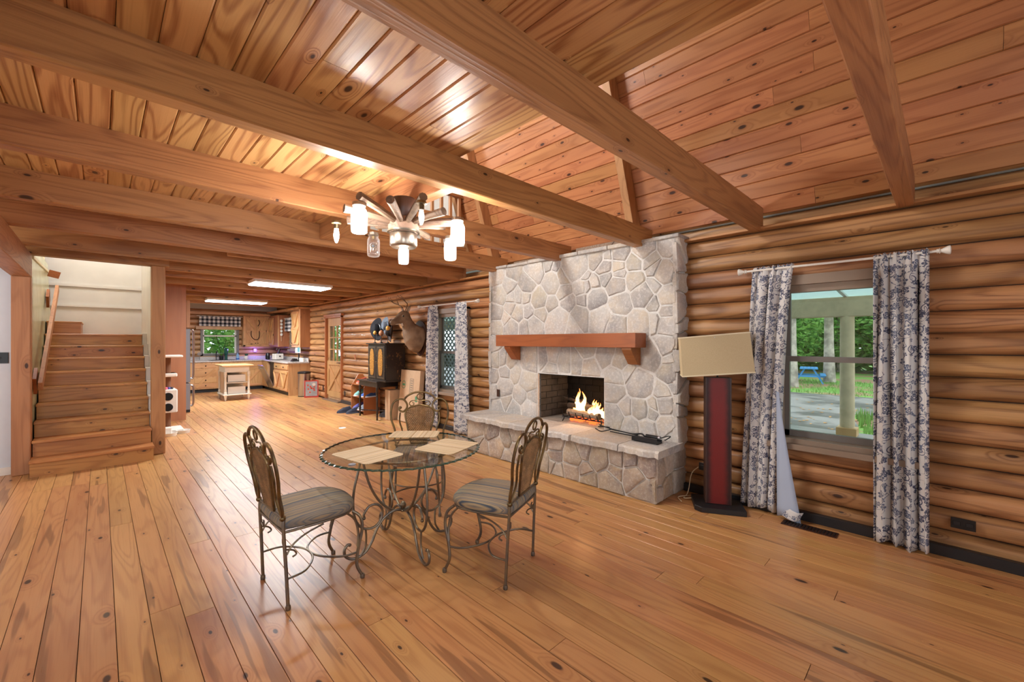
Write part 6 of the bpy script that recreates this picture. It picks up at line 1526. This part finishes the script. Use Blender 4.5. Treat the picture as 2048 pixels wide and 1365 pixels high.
# picnic table
pt = thing('picnic_table', 'bright blue picnic table with benches on the grass under the trees', 'picnic table', (25.2, 4.72, GZ), math.radians(10.6))
for k in range(5): MB().box(-.9, .9, -.36+k*.146, -.36+k*.146+.135, .71, .75).build('plank', M['tableblue'], pt)
for s in (-1, 1):
    MB().box(-.9, .9, s*.56-.11, s*.56+.11, .40, .44).build('bench', M['tableblue'], pt)
    for x in (-.65, .65):
        MB().beam((x, s*.56, 0), (x, s*.16, .71), .05, .12, up=(1, 0, 0)).build('leg', M['tableblue'], pt)
for x in (-.68, .68): MB().box(x-.02, x+.02, -.62, .62, .32, .40).build('crosspiece', M['tableblue'], pt)
# trees
def foliage(n_, c_, rx, ry, rz_, s_, R):
    m = MB(); vs = []; fs = []
    for i in range(n_):
        while True:
            p = Vector((R.uniform(-1, 1), R.uniform(-1, 1), R.uniform(-1, 1)))
            if p.length < 1: break
        p = Vector((c_[0]+p.x*rx, c_[1]+p.y*ry, c_[2]+p.z*rz_))
        a = Vector((R.gauss(0, 1), R.gauss(0, 1), R.gauss(0, .5))).normalized(); b = a.orthogonal().normalized(); k = s_*(.6+.8*R.random())
        o = len(vs); vs += [p-a*k, p+b*k*.45, p+a*k, p-b*k*.45]; fs.append((o, o+1, o+2, o+3))
    m.v = [tuple(v) for v in vs]; m.f = fs; return m
def tree(lb, x, y, r, h_, crown, R, lean=0, nl=1500, s_=.2):
    t_ = thing('tree', lb, 'tree', (x, y, GZ))
    pts = [(lean*k/6+.05*math.sin(k*1.7), .04*math.sin(k), h_*k/6) for k in range(7)]
    MB().tube(pts, [r*(1.25 if k == 0 else 1-.07*k) for k in range(7)], 12).build('trunk', M['trunk'], t_, smooth=True)
    if crown:
        me = foliage(nl, crown[:3], *crown[3:6], s_, R)
        # no remove-doubles needed for loose leaves
        f = bpy.data.meshes.new('foliage'); f.from_pydata(me.v, [], me.f); f.materials.append(M['leaf']); o = inst('foliage', f, t_)
    return t_
R = random.Random(21)
tree('slender pale barked tree right beside the blue picnic table', 26.2, 4.05, .22, 11, (0, .3, 5.6, 3.2, 3.2, 2.2), R, .3, 2600)
tree('pale barked tree at the left edge of the big window view', 22.3, 4.80, .2, 11, (0, .8, 5.4, 3, 3, 2.2), R, .2, 2400)
k = 0
words = ['first', 'second', 'third', 'fourth', 'fifth', 'sixth', 'seventh', 'eighth', 'ninth', 'tenth', 'eleventh', 'twelfth', 'thirteenth', 'fourteenth']
for y in range(-8, 20, 3):
    x = 31+R.random()*5
    tree('bushy green woodland tree behind the lawn, %s from the right as seen from indoors' % words[k], x, y+R.random(), .16, 10, (0, 0, 3.4, 2.6, 2.6, 3.3), R, 0, 4200, .17); k += 1
for x in (-1.5, 2.2, 5.8):
    tree('green tree seen through the kitchen window, %s from the left' % ['first', 'second', 'third'][k-10 if 0 <= k-10 < 3 else 0], x, 24+R.random()*2, .16, 9, (0, 0, 3.0, 1.7, 1.7, 3.2), R, 0, 4500, .11); k += 1
hb = foliage(15000, (38, 5, 3.2), 3, 26, 4.5, .45, R); f = bpy.data.meshes.new('woodland_foliage'); f.from_pydata(hb.v, [], hb.f); f.materials.append(M['leaf']); o = inst('woodland_foliage', f); tag(o, 'dense green woodland foliage beyond the driveway', 'foliage', kind='stuff')
hb = foliage(16000, (2, 30, 2.2), 12, 2.5, 4, .2, R); f = bpy.data.meshes.new('yard_foliage'); f.from_pydata(hb.v, [], hb.f); f.materials.append(M['leaf']); o = inst('yard_foliage', f); tag(o, 'dense green foliage behind the kitchen yard', 'foliage', kind='stuff')
hb = MB(); vs = []; fs = []
for i in range(7000):
    x = 11+R.random()*4 if i < 2500 else 19.9+R.random()*7; y = (-2.2+R.random()*3.3+(x-11)*.16) if i < 2500 else -3+R.random()*14
    h_ = .1+.22*R.random() if i < 2500 else .06+.10*R.random(); a = R.random()*6.3; o_ = len(vs)
    vs += [(x, y, GZ), (x+.03*math.cos(a), y+.03*math.sin(a), GZ), (x+.05*math.sin(a), y, GZ+h_)]; fs.append((o_, o_+1, o_+2))
f = bpy.data.meshes.new('grass'); f.from_pydata(vs, [], fs); f.materials.append(M['grass']); tag(inst('grass', f), 'bright green grass by the driveway', 'grass', kind='stuff')
lv = MB(); vs = []; fs = []
for i in range(420):
    x = 9.8+R.random()*8; y = -2+R.random()*8; a = R.random()*6.3; s_ = .04+.04*R.random(); o_ = len(vs)
    vs += [(x+s_*math.cos(a+k_*1.57), y+s_*.6*math.sin(a+k_*1.57), GZ+.025+.012*R.random()) for k_ in range(4)]; fs.append((o_, o_+1, o_+2, o_+3))
f = bpy.data.meshes.new('fallen_leaves'); f.from_pydata(vs, [], fs); f.materials.append(plain('dry_leaf', 'b98a4a', .8)); tag(inst('fallen_leaves', f), 'dry fallen leaves scattered on the wet driveway', 'leaves', kind='stuff')
# stem, bulbs and window frames invented to go with the added fill lights
MB().tube([(0, 0, .1), (0, 0, 1.05)], .01, 6).build('stem', M['black'], lf_)
for loc, ln, lb in (((-.1, 8.9, 4.2), .8, 'bare pendant bulb added for the unseen fill light high above the staircase'), ((-1.8, 5.8, 2.2), .42, 'bare pendant bulb added for the unseen fill light left of the stairs beyond the heavy beam'), ((2.0, 6.8, 4.4), .9, 'bare pendant bulb added for the unseen fill light in the loft room behind the railing')):
    pb = thing('added_fill_bulb', lb, 'lamp', loc); MB().ball((0, 0, 0), .05, .05, .06).build('bulb', M['bulb'], pb, smooth=True); MB().tube([(0, 0, .06), (0, 0, ln)], .006, 6).build('cord', M['black'], pb)
def fill_window(name, c, w_, h_, axis):
    s = struct(name); x, y, z = c; e = .06
    for a, b, d0, d1 in ((-w_/2-e, w_/2+e, -h_/2-e, -h_/2), (-w_/2-e, w_/2+e, h_/2, h_/2+e), (-w_/2-e, -w_/2, -h_/2, h_/2), (w_/2, w_/2+e, -h_/2, h_/2)):
        if axis == 'X': MB().box(x+a, x+b, y-.06, y+.03, z+d0, z+d1).build('window_frame', M['wtrim'], s)
        else: MB().box(x-.06, x+.03, y+a, y+b, z+d0, z+d1).build('window_frame', M['wtrim'], s)
fill_window('fill_window_5', (-1.2, -1.95, 1.41), 1.62, 1.52, 'X'); fill_window('fill_window_6', (1.9, -1.95, 1.41), 1.62, 1.52, 'X'); fill_window('fill_window_7', (-2.95, 4.6, 1.4), 1.62, 1.62, 'Y')  # invented frames round the fill lights; the left wall has no opening
